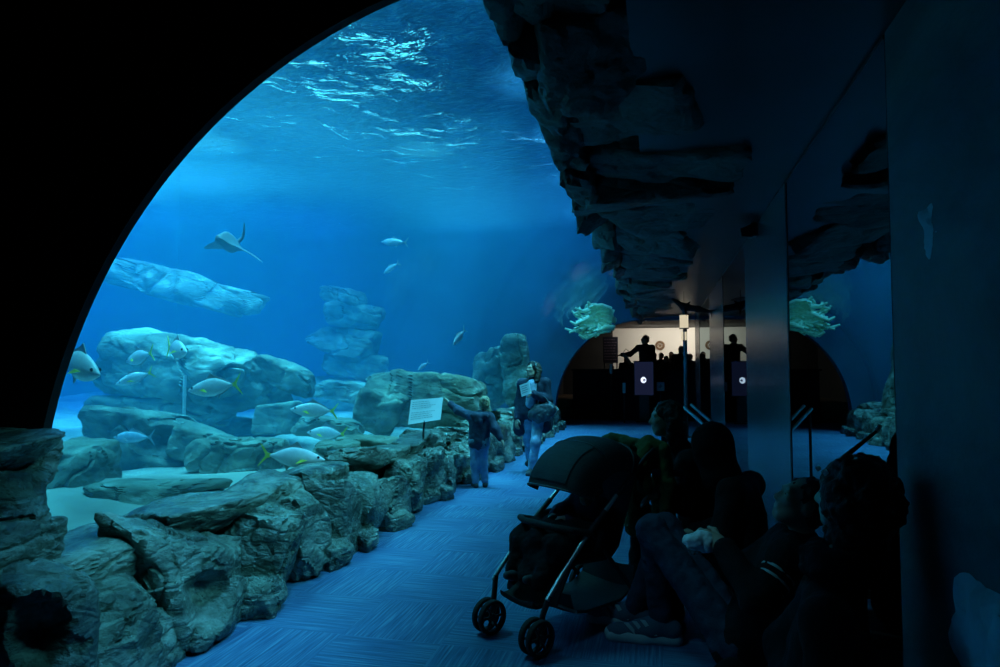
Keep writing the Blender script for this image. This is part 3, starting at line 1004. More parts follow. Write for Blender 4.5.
mb = MB(); mb.lathe([(0, .07), (.035, .055), (.06, 0), (.055, -.06), (0, -.09)], (-.03, -.24, .05), (0, -1, -.1), 16)
mb.build('snout', M['ray_top'], er, True)

# ------------------------------------------------------------------ information sign at the glass
sg = thing('sign', 'white printed information sheet on a stand at the glass', 'sign', AT(425, 428, 7.35))
cs = [AT(408, 424.5, 7.22), AT(440.5, 419.5, 7.34), AT(443, 397.5, 7.48), AT(411, 400, 7.36)]
nrm = (cs[1] - cs[0]).cross(cs[3] - cs[0]).normalized()
mb = MB(); mb.prism([c_ for c_ in cs], -nrm * .008)
mb.build('panel', M['white'], sg, world=True)
mb = MB(); rs = random.Random(5)
for r in range(9):
    v = .88 - r * .088
    if r == 4: continue
    x0 = .06; x1 = .06 + (rs.uniform(.55, .88) if r not in (0,) else .5)
    x = x0
    while x < x1:
        wl = rs.uniform(.03, .09)
        P_ = lambda a, b: cs[0].lerp(cs[1], a).lerp(cs[3].lerp(cs[2], a), b) + nrm * .001
        mb.prism([P_(x, v), P_(min(x + wl, x1), v), P_(min(x + wl, x1), v + .018), P_(x, v + .018)], nrm * .001)
        x += wl + .018
mb.build('printed_lines', M['grey_text'], sg, world=True)
mid = (cs[0] + cs[1]) / 2
mb = MB(); mb.tube([mid + V((0, 0, .02)) - nrm * .015, V((mid.x - .02, mid.y, .62))], .012, 8)
mb.build('post', M['plastic'], sg, True, world=True)


# ------------------------------------------------------------------ mirrors, pillars
segs = [(YP + .01, 4.83), (7.1, 9.55), (12.1, 15.2)]
labs = ['large mirror panel nearest to the viewer', 'mirror panel between the first and second brushed wall panels', 'farthest mirror panel along the corridor']
for (y0, y1), lab in zip(segs, labs):
    r = thing('mirror', lab, 'mirror', (XM, (y0 + y1) / 2, 0), group='mirror panels along the corridor')
    mb = MB(); mb.box((XM, y0, .02), (XM + .012, y1, ZC - .02))
    mb.build('mirror_glass', M['mirror'], r, world=True)
    mb = MB()
    mb.box((XM - .004, y1 - .014, .02), (XM + .02, y1 - .001, ZC - .005))
    mb.box((XM - .004, y0, ZC - .02), (XM + .02, y1, ZC - .003))
    mb.build('edge_strip', M['plastic'], r, world=True)
mb = MB(); mb.box((XM + .03, YP, 0), (XM + .1, YE + .02, ZC))
setting('wall_right_backing', mb, M['black_paint'])
for i, ((y0, y1), lab) in enumerate(zip([(4.84, 7.09), (9.56, 12.09), (15.21, YE)], ['nearest brushed dark wall panel, between two mirrors', 'second brushed dark wall panel down the corridor', 'farthest brushed wall panel by the way out'])):
    r = thing('wall_panel', lab, 'wall panel', (XM, (y0 + y1) / 2, 0), group='brushed panels between the mirrors')
    mb = MB(); mb.box((XM - .006, y0, 0), (XM + .025, y1, ZC - .003), bev=.003)
    mb.build('face', M['pillar'], r, world=True)
    mb = MB(); mb.box((XM - .016, y0, 0), (XM - .006, y1, .09), bev=.002)
    mb.build('skirting', M['plastic'], r, world=True)
    if i == 0:
        c0 = AT(757, 231, 6.2); c0.x = XM - .006
        mb = MB(); mb.box(c0 + V((-.05, -.04, -.05)), c0 + V((0, .04, .07)), bev=.008)
        mb.prism([c0 + V((-.04, -.05, .06)), c0 + V((-.14, -.05, .02)), c0 + V((-.13, -.05, -.05)), c0 + V((-.04, -.05, -.06))], (0, .1, 0))
        mb.build('bracket', M['plastic'], r, world=True)
pp = thing('post', 'slim grey post carrying the warm lamp box', 'post', (AT(685, 322, 15.0).x, 15.05, 0))
mb = MB(); mb.tube([(pp.location.x, 15.12, 0), (pp.location.x, 15.12, ZC)], .045, 14); mb.build('shaft', M['pillar'], pp, True, world=True)
mb = MB(); mb.lathe([(.0, .02), (.11, .02), (.12, 0)], (pp.location.x, 15.12, 0), (0, 0, 1), 18); mb.build('base', M['plastic'], pp, True, world=True)
lp = thing('lamp', 'small warm lamp box glowing at the top of the slim post', 'lamp', AT(684, 322, 15.0))
q = AT(684, 322, 15.0)
mb = MB(); mb.box(q - V((.09, .06, .13)), q + V((.09, .06, .15)), bev=.01); mb.build('lamp_shade', M['lamp'], lp, True, world=True)
q2 = AT(684, 336, 15.0)
mb = MB()
for s in (-.035, .035): mb.tube([q2 + V((s, 0, -.09)), q2 + V((s, 0, .09))], .022, 10)
mb.build('bulb', M['lamp'], lp, True, world=True)
mb = MB(); mb.box(q - V((.10, .07, .15)), q + V((.10, .07, -.13)), bev=.006); mb.box(q + V((-.10, -.07, .15)), q + V((.10, .07, .17)), bev=.006)
mb.build('rim', M['plastic'], lp, True, world=True)

# shark-shaped decoration below the ceiling
SD = 11.5
sh = thing('shark_model', 'dark shark-shaped figure hanging under the ceiling', 'hanging figure', AT(692, 309, SD))
pts = [(672, 299), (684, 307), (698, 309), (712, 312)]
P3 = [AT(x, y, SD) for x, y in pts]
soft('body', [(P3[0], P3[1], .015, .06), (P3[1], P3[2], .06, .05), (P3[2], P3[3], .05, .02), (P3[1], AT(690, 302, SD), .03, .012), (P3[1], AT(686, 316, SD) + V((0, -.15, 0)), .03, .01),
              (P3[3], AT(713, 304, SD), .02, .008), (P3[3], AT(712, 318, SD), .02, .008)], .012, M['far_cloth'], sh, .04)
mb = MB(); mb.tube([P3[1] + V((0, 0, .05)), V((P3[1].x, P3[1].y, ZC))], .004, 6); mb.build('wire', M['plastic'], sh, world=True)

# ------------------------------------------------------------------ the dim room past the tunnel
mb = MB(); mb.box((-1.62, 24, 0), (4.6, 24.2, 3.0)); setting('wall_room_back', mb, M['room_wall'], label='cream back wall of the room past the tunnel')
mb = MB(); mb.box((-3.6, 24, 0), (-1.62, 24.2, 3.0)); mb.box((-3.6, YE + .32, 0), (-3.4, 24, 3.0)); mb.box((4.6, YE + .32, 0), (4.8, 24.2, 3.0)); setting('wall_room_side', mb, M['black_paint'])
mb = MB(); mb.box((-3.6, YE + .32, 2.9), (4.8, 24.2, 3.0)); setting('ceiling_room', mb, M['black_paint'])
mb = MB(); mb.box((-3.4, 20.2, 0), (4.6, 24, .55), bev=.02); mb.box((-3.4, 19.85, 0), (4.6, 20.2, .28), bev=.02)
setting('floor_step', mb, M['bench'], label='dark raised step across the far room')
ctn = thing('dark_partition', 'long dark partition added for the darkness below the far visitors', 'dark_partition', (.3, 19.7, 0))  # added dark sheet standing in for the dark crowd below the heads
mb = MB(); mb.box((-2.5, 19.62, 0), (3.6, 19.78, 1.42), bev=.01); mb.build('front_panel', M['black'], ctn, world=True)
mb = MB(); mb.box((-2.55, 19.52, 1.42), (3.65, 19.8, 1.47), bev=.01); mb.build('top', M['black'], ctn, world=True)
q0, q1 = AT(603, 337, 22.5), AT(618, 363, 22.5)
bd = thing('notice_board', 'dark indigo board with rows of faint print on the far wall', 'board', ((q0.x + q1.x) / 2, 22.5, q1.z))
mb = MB(); mb.box((q0.x, 22.5, q1.z), (q1.x, 22.56, q0.z), bev=.008); mb.build('panel', M['board'], bd, world=True)
mb = MB(); rs = random.Random(9)
for r in range(8):
    z = q0.z - .1 - r * .095
    x = q0.x + .04
    while x < q1.x - .09:
        w = rs.uniform(.03, .09); mb.box((x, 22.492, z), (x + w, 22.5, z + .022)); x += w + .025
mb.build('printed_lines', M['pink_text'], bd, world=True)
mb = MB(); mb.box((q0.x + .02, 22.56, .55), (q0.x + .06, 22.6, q0.z)); mb.box((q1.x - .06, 22.56, .55), (q1.x - .02, 22.6, q0.z)); mb.build('post', M['plastic'], bd, world=True)

ck = thing('wall_disc', 'round brown ornament on the cream far wall', 'ornament', AT(660, 345.5, 23.98))
c0 = AT(660, 345.5, 24.0)
mb = MB(); mb.lathe([(.09, .0), (.09, .03), (.105, .045), (.15, .045), (.165, .03), (.165, 0)], c0, (0, -1, 0), 28); mb.build('rim', M['wood'], ck, True, world=True)
mb = MB()
for k in range(8):
    a = k * PI / 4
    mb.tube([c0 + V((0, -.03, 0)), c0 + V((.1 * math.cos(a), -.03, .1 * math.sin(a)))], .010, 6)
mb.lathe([(0, .05), (.035, .045), (.04, .0)], c0, (0, -1, 0), 14)
mb.build('spokes', M['wood'], ck, True, world=True)

q0, q1 = AT(634.5, 362, 19.0), AT(653.5, 395, 19.0)
sc = thing('display', 'dark navy upright display with a round white emblem', 'display', ((q0.x + q1.x) / 2, 19.0, 0))
mb = MB(); mb.box((q0.x - .03, 19.0, q1.z - .03), (q1.x + .03, 19.1, q0.z + .03), bev=.012); mb.build('casing', M['plastic'], sc, world=True)
mb = MB(); mb.box((q0.x, 18.992, q1.z), (q1.x, 19.0, q0.z)); mb.build('screen', M['screen'], sc, world=True)
ce = AT(643.5, 380, 18.99)
mb = MB()
o_ = []
for k in range(28):
    a = 2 * PI * k / 28; o_.append(ce + V((.075 * math.cos(a), 0, .085 * math.sin(a))))
mb.prism(o_, (0, -.006, 0)); mb.build('emblem', M['logo'], sc, world=True)
o_ = [ce + V((.012 + .032 * math.cos(a), -.008, -.012 + .036 * math.sin(a))) for a in [2 * PI * k / 20 for k in range(20)]] 
mb = MB(); mb.prism([ce + V((x, -.007, z)) for x, z in [(-.01, .02), (.03, .03), (.06, .0), (.05, -.02), (.02, -.005), (.035, -.05), (.0, -.035)]], (0, -.004, 0))
mb.build('emblem_mark', M['screen'], sc, world=True)
mb = MB(); mb.box((q0.x + .12, 19.02, .04), (q1.x - .12, 19.09, q1.z)); mb.box((q0.x + .02, 18.9, 0), (q1.x - .02, 19.2, .04), bev=.01); mb.build('stand', M['plastic'], sc, world=True)
q0, q1 = AT(656.5, 382, 19.4), AT(664.5, 391, 19.4)
cdn = thing('card', 'small pale card with a dark picture beside the display', 'card', ((q0.x + q1.x) / 2, 19.4, 0))
mb = MB(); mb.box((q0.x, 19.4, q1.z), (q1.x, 19.41, q0.z)); mb.build('panel', M['white'], cdn, world=True)
mb = MB(); mb.prism([(q0.x + .05, 19.398, q1.z + .1), (q0.x + .11, 19.398, q1.z + .07), (q0.x + .16, 19.398, q1.z + .14), (q0.x + .10, 19.398, q1.z + .19)], (0, -.003, 0)); mb.build('picture', M['grey_text'], cdn, world=True)
mb = MB(); mb.tube([((q0.x + q1.x) / 2, 19.42, 0), ((q0.x + q1.x) / 2, 19.42, q1.z + .1)], .015, 8); mb.lathe([(.12, 0), (.12, .015), (.02, .03)], ((q0.x + q1.x) / 2, 19.42, 0), (0, 0, 1), 16); mb.build('post', M['plastic'], cdn, world=True)
# slanting pale rail near the first brushed wall panel
rl = thing('rail', 'pale double metal rail slanting beside the first brushed wall panel', 'rail', AT(698, 418, 7.2))
mb = MB()
for off in (0, .07):
    a = AT(684, 407, 7.2) + V((off, 0, off * .4)); b = AT(710, 430, 7.0) + V((off, 0, off * .4))
    mb.tube([a, b], .016, 8)
mb.build('bar', M['alu'], rl, True, world=True)
mb = MB()
for p in (AT(686, 409, 7.2), AT(710, 430, 7.0)): mb.tube([p, (p.x, p.y, 0)], .014, 8)
mb.build('leg', M['plastic'], rl, True, world=True)

# ------------------------------------------------------------------ people
def axes(f, up=(0, 0, 1)):
    f = V(f).normalized(); r = f.cross(V(up)).normalized(); u = r.cross(f)
    return f, r, u


def head_prims(c, f, s=1.0, up=(0, 0, 1)):
    """centre, facing direction; face with brow, nose, lips, chin and ears"""
    c = V(c); f, r, u = axes(f, up)
    P = lambda a, b, d: c + (f * a + r * b + u * d) * s
    R = (tuple(f), tuple(r), tuple(u))
    L = [('e', P(-.012, 0, .02), (.095 * s, .074 * s, .092 * s), R), ('e', P(.02, 0, -.045), (.066 * s, .056 * s, .07 * s), R),
         (P(.05, -.02, -.088), P(.05, .02, -.088), .026 * s, .026 * s), (P(.03, -.045, -.06), P(.06, -.018, -.092), .02 * s, .018 * s), (P(.03, .045, -.06), P(.06, .018, -.092), .02 * s, .018 * s),
         (P(.083, 0, .012), P(.103, 0, -.028), .010 * s, .015 * s), (P(.09, -.013, -.032), P(.09, .013, -.032), .009 * s, .009 * s),
         (P(.078, -.035, .022), P(.078, .035, .022), .013 * s, .013 * s), (P(.083, -.02, -.056), P(.083, .02, -.056), .0085 * s, .0085 * s), (P(.081, -.016, -.066), P(.081, .016, -.066), .009 * s, .009 * s),
         ('e', P(-.008, .076, -.012), (.02 * s, .010 * s, .032 * s), R), ('e', P(-.008, -.076, -.012), (.02 * s, .010 * s, .032 * s), R),
         ('e', P(.062, .034, -.022), (.024 * s, .022 * s, .02 * s), R), ('e', P(.062, -.034, -.022), (.024 * s, .022 * s, .02 * s), R)]
    eyes = [P(.075, .032, .002), P(.075, -.032, .002)]
    return L, eyes, (f, r, u)


def hand_prims(w, d, n, s=1.0, curl=.5, side=1):
    """wrist, finger direction, palm normal; five fingers"""
    w = V(w); d = V(d).normalized(); n = V(n); n = (n - d * n.dot(d)).normalized(); t = d.cross(n) * side
    L = [(w, w + d * .03 * s, .024 * s, .022 * s)]
    for k in (-.024, -.008, .008, .024):
        L.append((w + d * .02 * s + t * k * .7 * s, w + d * .08 * s + t * k * s, .017 * s, .0135 * s))
    for k, l in zip((.027, .009, -.009, -.026), (.07, .08, .075, .058)):
        a = w + d * .085 * s + t * k * s
        e1 = (d * math.cos(curl * .6) + n * math.sin(curl * .6)); e2 = (d * math.cos(curl * 1.5) + n * math.sin(curl * 1.5)); e3 = (d * math.cos(curl * 2.2) + n * math.sin(curl * 2.2))
        b = a + (e1 + t * k * 1.5) * l * .45 * s; c = b + e2 * l * .32 * s; g = c + e3 * l * .25 * s
        L += [(a, b, .0095 * s, .0088 * s), (b, c, .0088 * s, .008 * s), (c, g, .008 * s, .007 * s)]
    a = w + d * .025 * s + t * .025 * s
    b = a + (d * .7 + t * .65 + n * .25).normalized() * .05 * s; c = b + (d * .9 + t * .2 + n * .4).normalized() * .035 * s
    L += [(a, b, .014 * s, .011 * s), (b, c, .011 * s, .0085 * s)]
    return L


def arm(a, s=1.0):
    return [(a[0], a[1], .047 * s, .039 * s), (a[1], a[2], .040 * s, .027 * s)]


def leg(l, s=1.0):
    k = V(l[1]); an = V(l[2])
    return [(l[0], l[1], .080 * s, .055 * s), (l[1], k.lerp(an, .35), .054 * s, .054 * s), (k.lerp(an, .35), l[2], .054 * s, .036 * s)]


def foot(an, d, s=1.0, grow=0.):
    an = V(an); d = V(d).normalized()
    return [(an, an + V((0, 0, -.05 * s)), .036 * s + grow, .034 * s + grow), (an - d * .035 * s + V((0, 0, -.055 * s)), an + d * .10 * s + V((0, 0, -.055 * s)), .033 * s + grow, .034 * s + grow),
            (an + d * .08 * s + V((0, 0, -.05 * s)), an + d * .165 * s + V((0, 0, -.062 * s)), .035 * s + grow, .026 * s + grow)]


def torso(pel, ch, shs, hips, s=1.0):
    pel = V(pel); ch = V(ch)
    return [(pel, pel.lerp(ch, .5), .115 * s, .105 * s), (pel.lerp(ch, .5), ch, .105 * s, .12 * s), (shs[0], shs[1], .06 * s, .06 * s), (hips[0], hips[1], .092 * s, .092 * s),
            (ch.lerp(V(shs[0]), .4), pel.lerp(V(hips[0]), .5), .085 * s, .085 * s), (ch.lerp(V(shs[1]), .4), pel.lerp(V(hips[1]), .5), .085 * s, .085 * s)]


def person(label, loc, J, s, h, mats, f, hand=(None, None), group=None, hair=None, face=True, coat_to=None, name='person', foot_dirs=None, shoes=True, up=(0, 0, 1), sleeve=.96, hs=None, armk=1.0):
    """J: pel, ch, neck, head, sh(2), el(2), wr(2), hip(2), kn(2), an(2)"""
    r = thing(name, label, 'person', loc, group=group)
    hs = hs or s
    HP, eyes, (ff, rr, uu) = head_prims(J['head'], f, hs, up)
    arms = [(J['sh'][i], J['el'][i], J['wr'][i]) for i in (0, 1)]
    legs = [(J['hip'][i], J['kn'][i], J['an'][i]) for i in (0, 1)]
    tor = torso(J['pel'], J['ch'], J['sh'], J['hip'], s)
    fd = foot_dirs or [f, f]
    body = HP + [(V(J['neck']), V(J['head']) - uu * .03 * hs - ff * .015 * hs, .054 * s, .052 * hs), (V(J['ch']), V(J['neck']), .07 * s, .055 * s)] + [p if p[0] == 'e' else (p[0], p[1], p[2] * .9, p[3] * .9) for p in tor]
    for a in arms: body += arm(a, s)
    for l, d in zip(legs, fd): body += leg(l, s * .92) + foot(l[2], d, s * .95)
    for i in (0, 1):
        w = V(J['wr'][i]); dd = (w - V(J['el'][i])).normalized()
        hd = hand[i] or {}
        body += hand_prims(w, hd.get('d', dd), hd.get('n', (0, 0, -1)), s, hd.get('curl', .45), hd.get('side', 1 if i else -1))
    bo = soft('body', body, h, mats.get('skin', M['skin']), r, .028 * s)
    # clothes
    top = [p for p in tor]
    for a in arms:
        e = V(a[1]).lerp(V(a[2]), sleeve)
        top += [(a[0], a[1], .056 * s * armk, .049 * s * armk), (a[1], e, .049 * s * armk, .037 * s * armk)]
    top += [(V(J['ch']), V(J['neck']) - V((0, 0, .01)), .08 * s, .066 * s)]
    if coat_to is not None:
        top += coat_to
    soft('jacket', top, h, mats['top'], r, .05 * s, noise=(.006 * s, 16 / s), grow=.016 * s)
    tr = []
    for l in legs:
        e = V(l[1]).lerp(V(l[2]), .97)
        tr += [(l[0], l[1], .088 * s, .064 * s), (l[1], e, .062 * s, .054 * s)]
    tr += [(J['hip'][0], J['hip'][1], .098 * s, .098 * s), (J['pel'], V(J['pel']).lerp(V(J['ch']), .22), .112 * s, .108 * s)]
    soft('trousers', tr, h, mats['legs'], r, .04 * s, noise=(.006 * s, 20 / s), grow=.006 * s)
    if shoes:
        for l, d in zip(legs, fd):
            soft('shoe', foot(l[2], d, s, .010 * s)[1:] + [(V(l[2]), V(l[2]) + V((0, 0, -.04 * s)), .040 * s, .042 * s)], h, mats.get('shoe', M['shoe_dark']), r, .02 * s)
    if hair is not None:
        P = lambda a, b, d: V(J['head']) + (ff * a + rr * b + uu * d) * hs
        R = (tuple(ff), tuple(rr), tuple(uu))
        soft('hair', hair(P, R, hs), h * .9, mats.get('hair', M['hair_brown']), r, .03 * hs, noise=(.010 * hs, 45 / hs), cut=[('e', P(.11, 0, -.035), (.075 * hs, .062 * hs, .075 * hs), R)] if face else [])
    if face:
        for e in eyes:
            mb = MB(); mb.lathe([(0, .0145 * hs), (.007 * hs, .012 * hs), (.013 * hs, .004 * hs), (.0145 * hs, -.004 * hs)], e, ff, 14); eo = mb.build('eye', M['eye_white'], r, True, world=True)
            mb = MB(); mb.lathe([(0, .0155 * hs), (.0065 * hs, .0125 * hs)], e, ff, 12); mb.build('iris', M['eye'], eo, True, world=True)
    return r, (ff, rr, uu)


def short_hair(P, R, s):
    return [('e', P(-.022, 0, .036), (.094 * s, .082 * s, .086 * s), R), ('e', P(-.055, 0, -.02), (.055 * s, .072 * s, .07 * s), R)]


def long_hair(P, R, s):
    return [('e', P(-.02, 0, .034), (.098 * s, .088 * s, .088 * s), R), (P(-.03, .075, -.01), P(-.015, .095, -.15), .04 * s, .032 * s), (P(-.03, -.075, -.01), P(-.015, -.095, -.15), .04 * s, .032 * s),
            (P(-.07, 0, 0), P(-.085, 0, -.15), .06 * s, .05 * s), (P(-.06, .05, 0), P(-.06, .06, -.16), .05 * s, .04 * s), (P(-.06, -.05, 0), P(-.06, -.06, -.16), .05 * s, .04 * s)]


# --- the boy at the glass, seen from behind, pointing
bx, by = -2.24, 8.2
bs = .78
J = dict(pel=(bx + .0, by, .56), ch=(bx + .02, by + .01, .81), neck=(bx + .04, by + .01, .925), head=(bx + .06, by + .02, 1.055),
         sh=[(bx - .10, by + .0, .885), (bx + .14, by - .0, .875)], el=[(bx - .29, by + .08, .945), (bx + .22, by - .04, .74)], wr=[(bx - .42, by + .13, 1.03), (bx + .29, by - .05, .625)],
         hip=[(bx - .05, by, .55), (bx + .055, by, .55)], kn=[(bx - .045, by - .02, .30), (bx + .055, by + .02, .30)], an=[(bx - .035, by - .03, .07), (bx + .075, by + .03, .07)])
boy, ax_ = person('small boy in a dark hooded jacket pointing at the tank glass', (bx, by, 0), J, bs, .0075, dict(top=M['navy'], legs=M['denim'], hair=M['hair_blond']), (-.62, .78, .08),
                  hand=(dict(n=(.2, -.6, -.5), curl=.05), dict(n=(-.8, 0, 0), curl=.5)), hair=short_hair, face=True, foot_dirs=[(-.5, .86, 0), (-.2, 1, 0)], armk=1.1, coat_to=[((bx - .035, by, .83), (bx - .035, by, .58), .078, .074), ((bx + .055, by, .83), (bx + .045, by, .58), .078, .074)])
soft('jacket_band', [((bx - .035, by, .59), (bx + .045, by, .59), .074, .074), ((bx - .035, by, .55), (bx + .045, by, .55), .072, .072)], .0075, M['slate'], boy, .03, noise=(.004, 20), grow=.024)['label'] = 'lighter lower band of the jacket'
soft('hood', [((bx - .05, by - .07, .90), (bx + .11, by - .07, .90), .045, .045), ((bx + .03, by - .09, .84), (bx + .03, by - .09, .88), .055, .05)], .0075, M['navy'], boy, .03, noise=(.004, 25))

# --- the woman walking towards the viewer
wx, wy = -1.77, 9.5
J = dict(pel=(wx - .01, wy, .86), ch=(wx + .0, wy + .01, 1.17), neck=(wx + .0, wy + .0, 1.335), head=(wx - .01, wy - .03, 1.475),
         sh=[(wx + .16, wy + .02, 1.28), (wx - .17, wy, 1.27)], el=[(wx + .21, wy - .03, 1.03), (wx - .23, wy + .05, 1.0)], wr=[(wx + .03, wy - .22, 1.14), (wx - .24, wy - .05, .77)],
         hip=[(wx + .075, wy - .01, .85), (wx - .085, wy + .01, .85)], kn=[(wx + .05, wy - .16, .46), (wx - .10, wy + .06, .46)], an=[(wx - .01, wy - .14, .085), (wx - .11, wy + .26, .14)])
coat = [((wx - .13, wy + .05, 1.1), (wx - .21, wy + .06, .62), .09, .10), ((wx + .12, wy + .06, 1.1), (wx + .14, wy + .08, .66), .08, .085), ((wx, wy + .11, 1.1), (wx - .02, wy + .13, .62), .08, .085)]
wom, (wf, wr_, wu) = person('woman in a dark open coat and pale jeans walking with a handbag on her arm', (wx, wy, 0), J, 1.0, .008, dict(top=M['navy'], legs=M['pale_denim'], hair=M['hair_brown']), (-.62, -.75, .22),
                            hand=(dict(d=(-1, -.1, .15), n=(0, .7, -.6), curl=.5, side=1), dict(n=(.5, .5, 0), curl=.5)), hair=long_hair, coat_to=coat, foot_dirs=[(-.15, -1, 0), (-.1, -1, .2)])
soft('shirt', [((wx - .015, wy - .085, 1.27), (wx - .02, wy - .105, 1.0), .06, .075)], .008, M['pale_denim'], wom, .02, noise=(.004, 22), grow=.01)['label'] = 'pale shirt showing in the open coat'
hc = V(J['head'])
mb = MB()
band = [hc + wu * (.085) * math.sin(a) * 1.0 + wr_ * .092 * math.cos(a) + wf * .035 + wu * .03 for a in [PI * k / 16 for k in range(17)]]
mb.tube(band, .011, 8); mb.build('hair_band', M['bag'], wom, True, world=True)
# her brochure and handbag are held things
br = thing('brochure', 'pale leaflet held against the woman\'s chest', 'leaflet', (wx - .06, wy - .25, 1.1))
mb = MB()
Mx = Matrix.Translation((wx - .075, wy - .255, 1.185)) @ Matrix.Rotation(-.25, 4, 'Y') @ Matrix.Rotation(-.25, 4, 'X') @ Matrix.Rotation(-.3, 4, 'Z')
mb.box((-.08, -.004, -.07), (.08, .004, .10), Mx); mb.build('cover', M['white'], br, world=True)
mb = MB()
for k in range(4): mb.box((-.06, -.006, .06 - k * .03), (.05 - .02 * (k % 2), -.004, .07 - k * .03), Mx)
mb.build('printed_lines', M['grey_text'], br, world=True)
bg_ = thing('handbag', 'shiny dark handbag hanging from the woman\'s forearm', 'handbag', (wx + .14, wy - .14, .8))
soft('pouch', [((wx + .03, wy - .16, .84), (wx + .27, wy - .12, .90), .085, .075), ((wx + .06, wy - .16, .92), (wx + .24, wy - .12, .97), .06, .055), ((wx + .10, wy - .17, .78), (wx + .22, wy - .14, .80), .06, .05)], .008, M['bag'], bg_, .05, noise=(.010, 17))
mb = MB()
for s in (0, .03):
    p0, p1 = V((wx + .05, wy - .19 + s, .93)), V((wx + .25, wy - .16 + s, .97))
    mb.tube([p0.lerp(p1, t) + V((0, .01, .15 * math.sin(PI * t))) for t in [k / 12 for k in range(13)]], .009, 8)
mb.build('handle', M['bag'], bg_, True, world=True)
mb = MB(); mb.tube([V((wx + .27, wy - .12, .93)), V((wx + .29, wy - .12, .80)), V((wx + .275, wy - .12, .66)), V((wx + .26, wy - .11, .62))], .012, 8); mb.build('strap', M['bag'], bg_, True, world=True)

# --- seated group along the mirrors
# A: knee drawn up, sneaker with stripes, reclining
J = dict(pel=(.38, 3.50, .17), ch=(.56, 3.38, .52), neck=(.62, 3.34, .70), head=(.625, 3.33, .885),
         sh=[(.54, 3.20, .66), (.60, 3.55, .66)], el=[(.40, 3.10, .50), (.36, 3.60, .48)], wr=[(.27, 3.28, .68), (.22, 3.42, .66)],
         hip=[(.33, 3.44, .17), (.36, 3.62, .17)], kn=[(-.055, 3.74, .63), (.02, 3.95, .60)], an=[(-.01, 3.84, .13), (-.16, 4.02, .10)])
pA, _ = person('person lounging against the mirrors with one jeans knee drawn up', (.3, 3.5, 0), J, 1.05, .007, dict(top=M['black'], legs=M['dark_denim'], hair=M['hair_black'], shoe=M['shoe_blue']), (-.86, -.12, .45),
               hand=(dict(d=(-.75, .25, .3), n=(.1, .6, -.6), curl=.8), dict(d=(-.5, -.7, .2), n=(-.2, -.2, -.8), curl=.8)), hair=short_hair, foot_dirs=[(-1, -.06, 0), (-1, .1, 0)], shoes=False, sleeve=.9)
# the striped sneaker, built larger with sole, upper, stripes and laces
def sneaker(par, an, d, L):
    d = V(d).normalized(); sd = V((d.y, -d.x, 0)); sd = sd if sd.y < 0 else -sd
    an = V(an); heel = V((an.x, an.y, 0)) - d * .08
    P = lambda a, b, z: heel + d * a * L + sd * b + V((0, 0, z))
    root = soft('shoe', [(P(.08, 0, .07), P(.4, 0, .065), .046, .045), (P(.4, 0, .065), P(.85, .0, .05), .045, .036), (P(.85, 0, .05), P(.95, .005, .05), .036, .030), (P(.10, 0, .08), P(.22, 0, .135), .045, .046), (P(.3, 0, .1), P(.55, 0, .075), .042, .038)], .006, M['shoe_blue'], par, .04)
    soft('sole', [(P(.06, 0, .028), P(.5, .006, .028), .048, .044), (P(.5, .006, .028), P(.93, .008, .030), .047, .040)], .006, M['white_leather'], root, .03, cut=[('e', P(.5, 0, -.1), (.6, .6, .1), None)])
    soft('toe_cap', [(P(.82, 0, .045), P(.96, .004, .042), .036, .034)], .006, M['white_leather'], root, .02)
    for k in range(3):
        mb = MB()
        u0, u1 = .30 + k * .13, .47 + k * .115
        pts = []
        for t in [i / 8 for i in range(9)]:
            a = u1 + (u0 - u1) * t
            zz = .055 + .075 * (1 - t) - .012 * k * (1 - t)
            w = (.046 - .012 * (1 - t) ** 2 - .004 * k)
            pts.append(P(a, w + .004, zz))
        for i in range(8):
            q0, q1 = pts[i], pts[i + 1]
            e = d * .026
            mb.prism([q0, q0 + e, q1 + e, q1], sd * .004)
        mb.build('stripe', M['white_leather'], root, True, world=True)
    mb = MB()
    for k in range(5):
        a = .33 + k * .055
        zt = .145 - k * .014
        mb.tube([P(a, .03, zt - .012), P(a + .01, 0, zt + .004), P(a, -.03, zt - .012)], .0045, 6)
    mb.build('lace', M['white_leather'], root, True, world=True)
    return root
sneaker(pA, (-.0, 3.83, .12), (-1, -.06, 0), .38)
sneaker(pA, (-.16, 4.02, .10), (-1, .1, 0), .35)
for k in range(3):
    a = V(J['sh'][0]).lerp(V(J['el'][0]), .36 + .16 * k)
    dd = (V(J['el'][0]) - V(J['sh'][0])).normalized()
    mb = MB(); mb.lathe([(.0755 - .002 * k, -.006), (.0775 - .002 * k, 0), (.0755 - .002 * k, .006)], a, dd, 24)
    mb.build('sleeve_stripe', M['white_leather'], pA, True, world=True)
wp = thing('paper_bag', 'crumpled white paper bundle in the lounging person\'s hands', 'paper bundle', AT(700, 545, 3.28))
c0 = AT(701, 542, 3.30)
soft('bundle', [('e', c0 + V((-.03, 0, 0)), (.055, .045, .038)), ('e', c0 + V((.03, .0, -.005)), (.045, .045, .045)), ('e', c0 + V((.0, .0, .02)), (.035, .04, .035))], .005, M['white'], wp, .02, noise=(.008, 38))

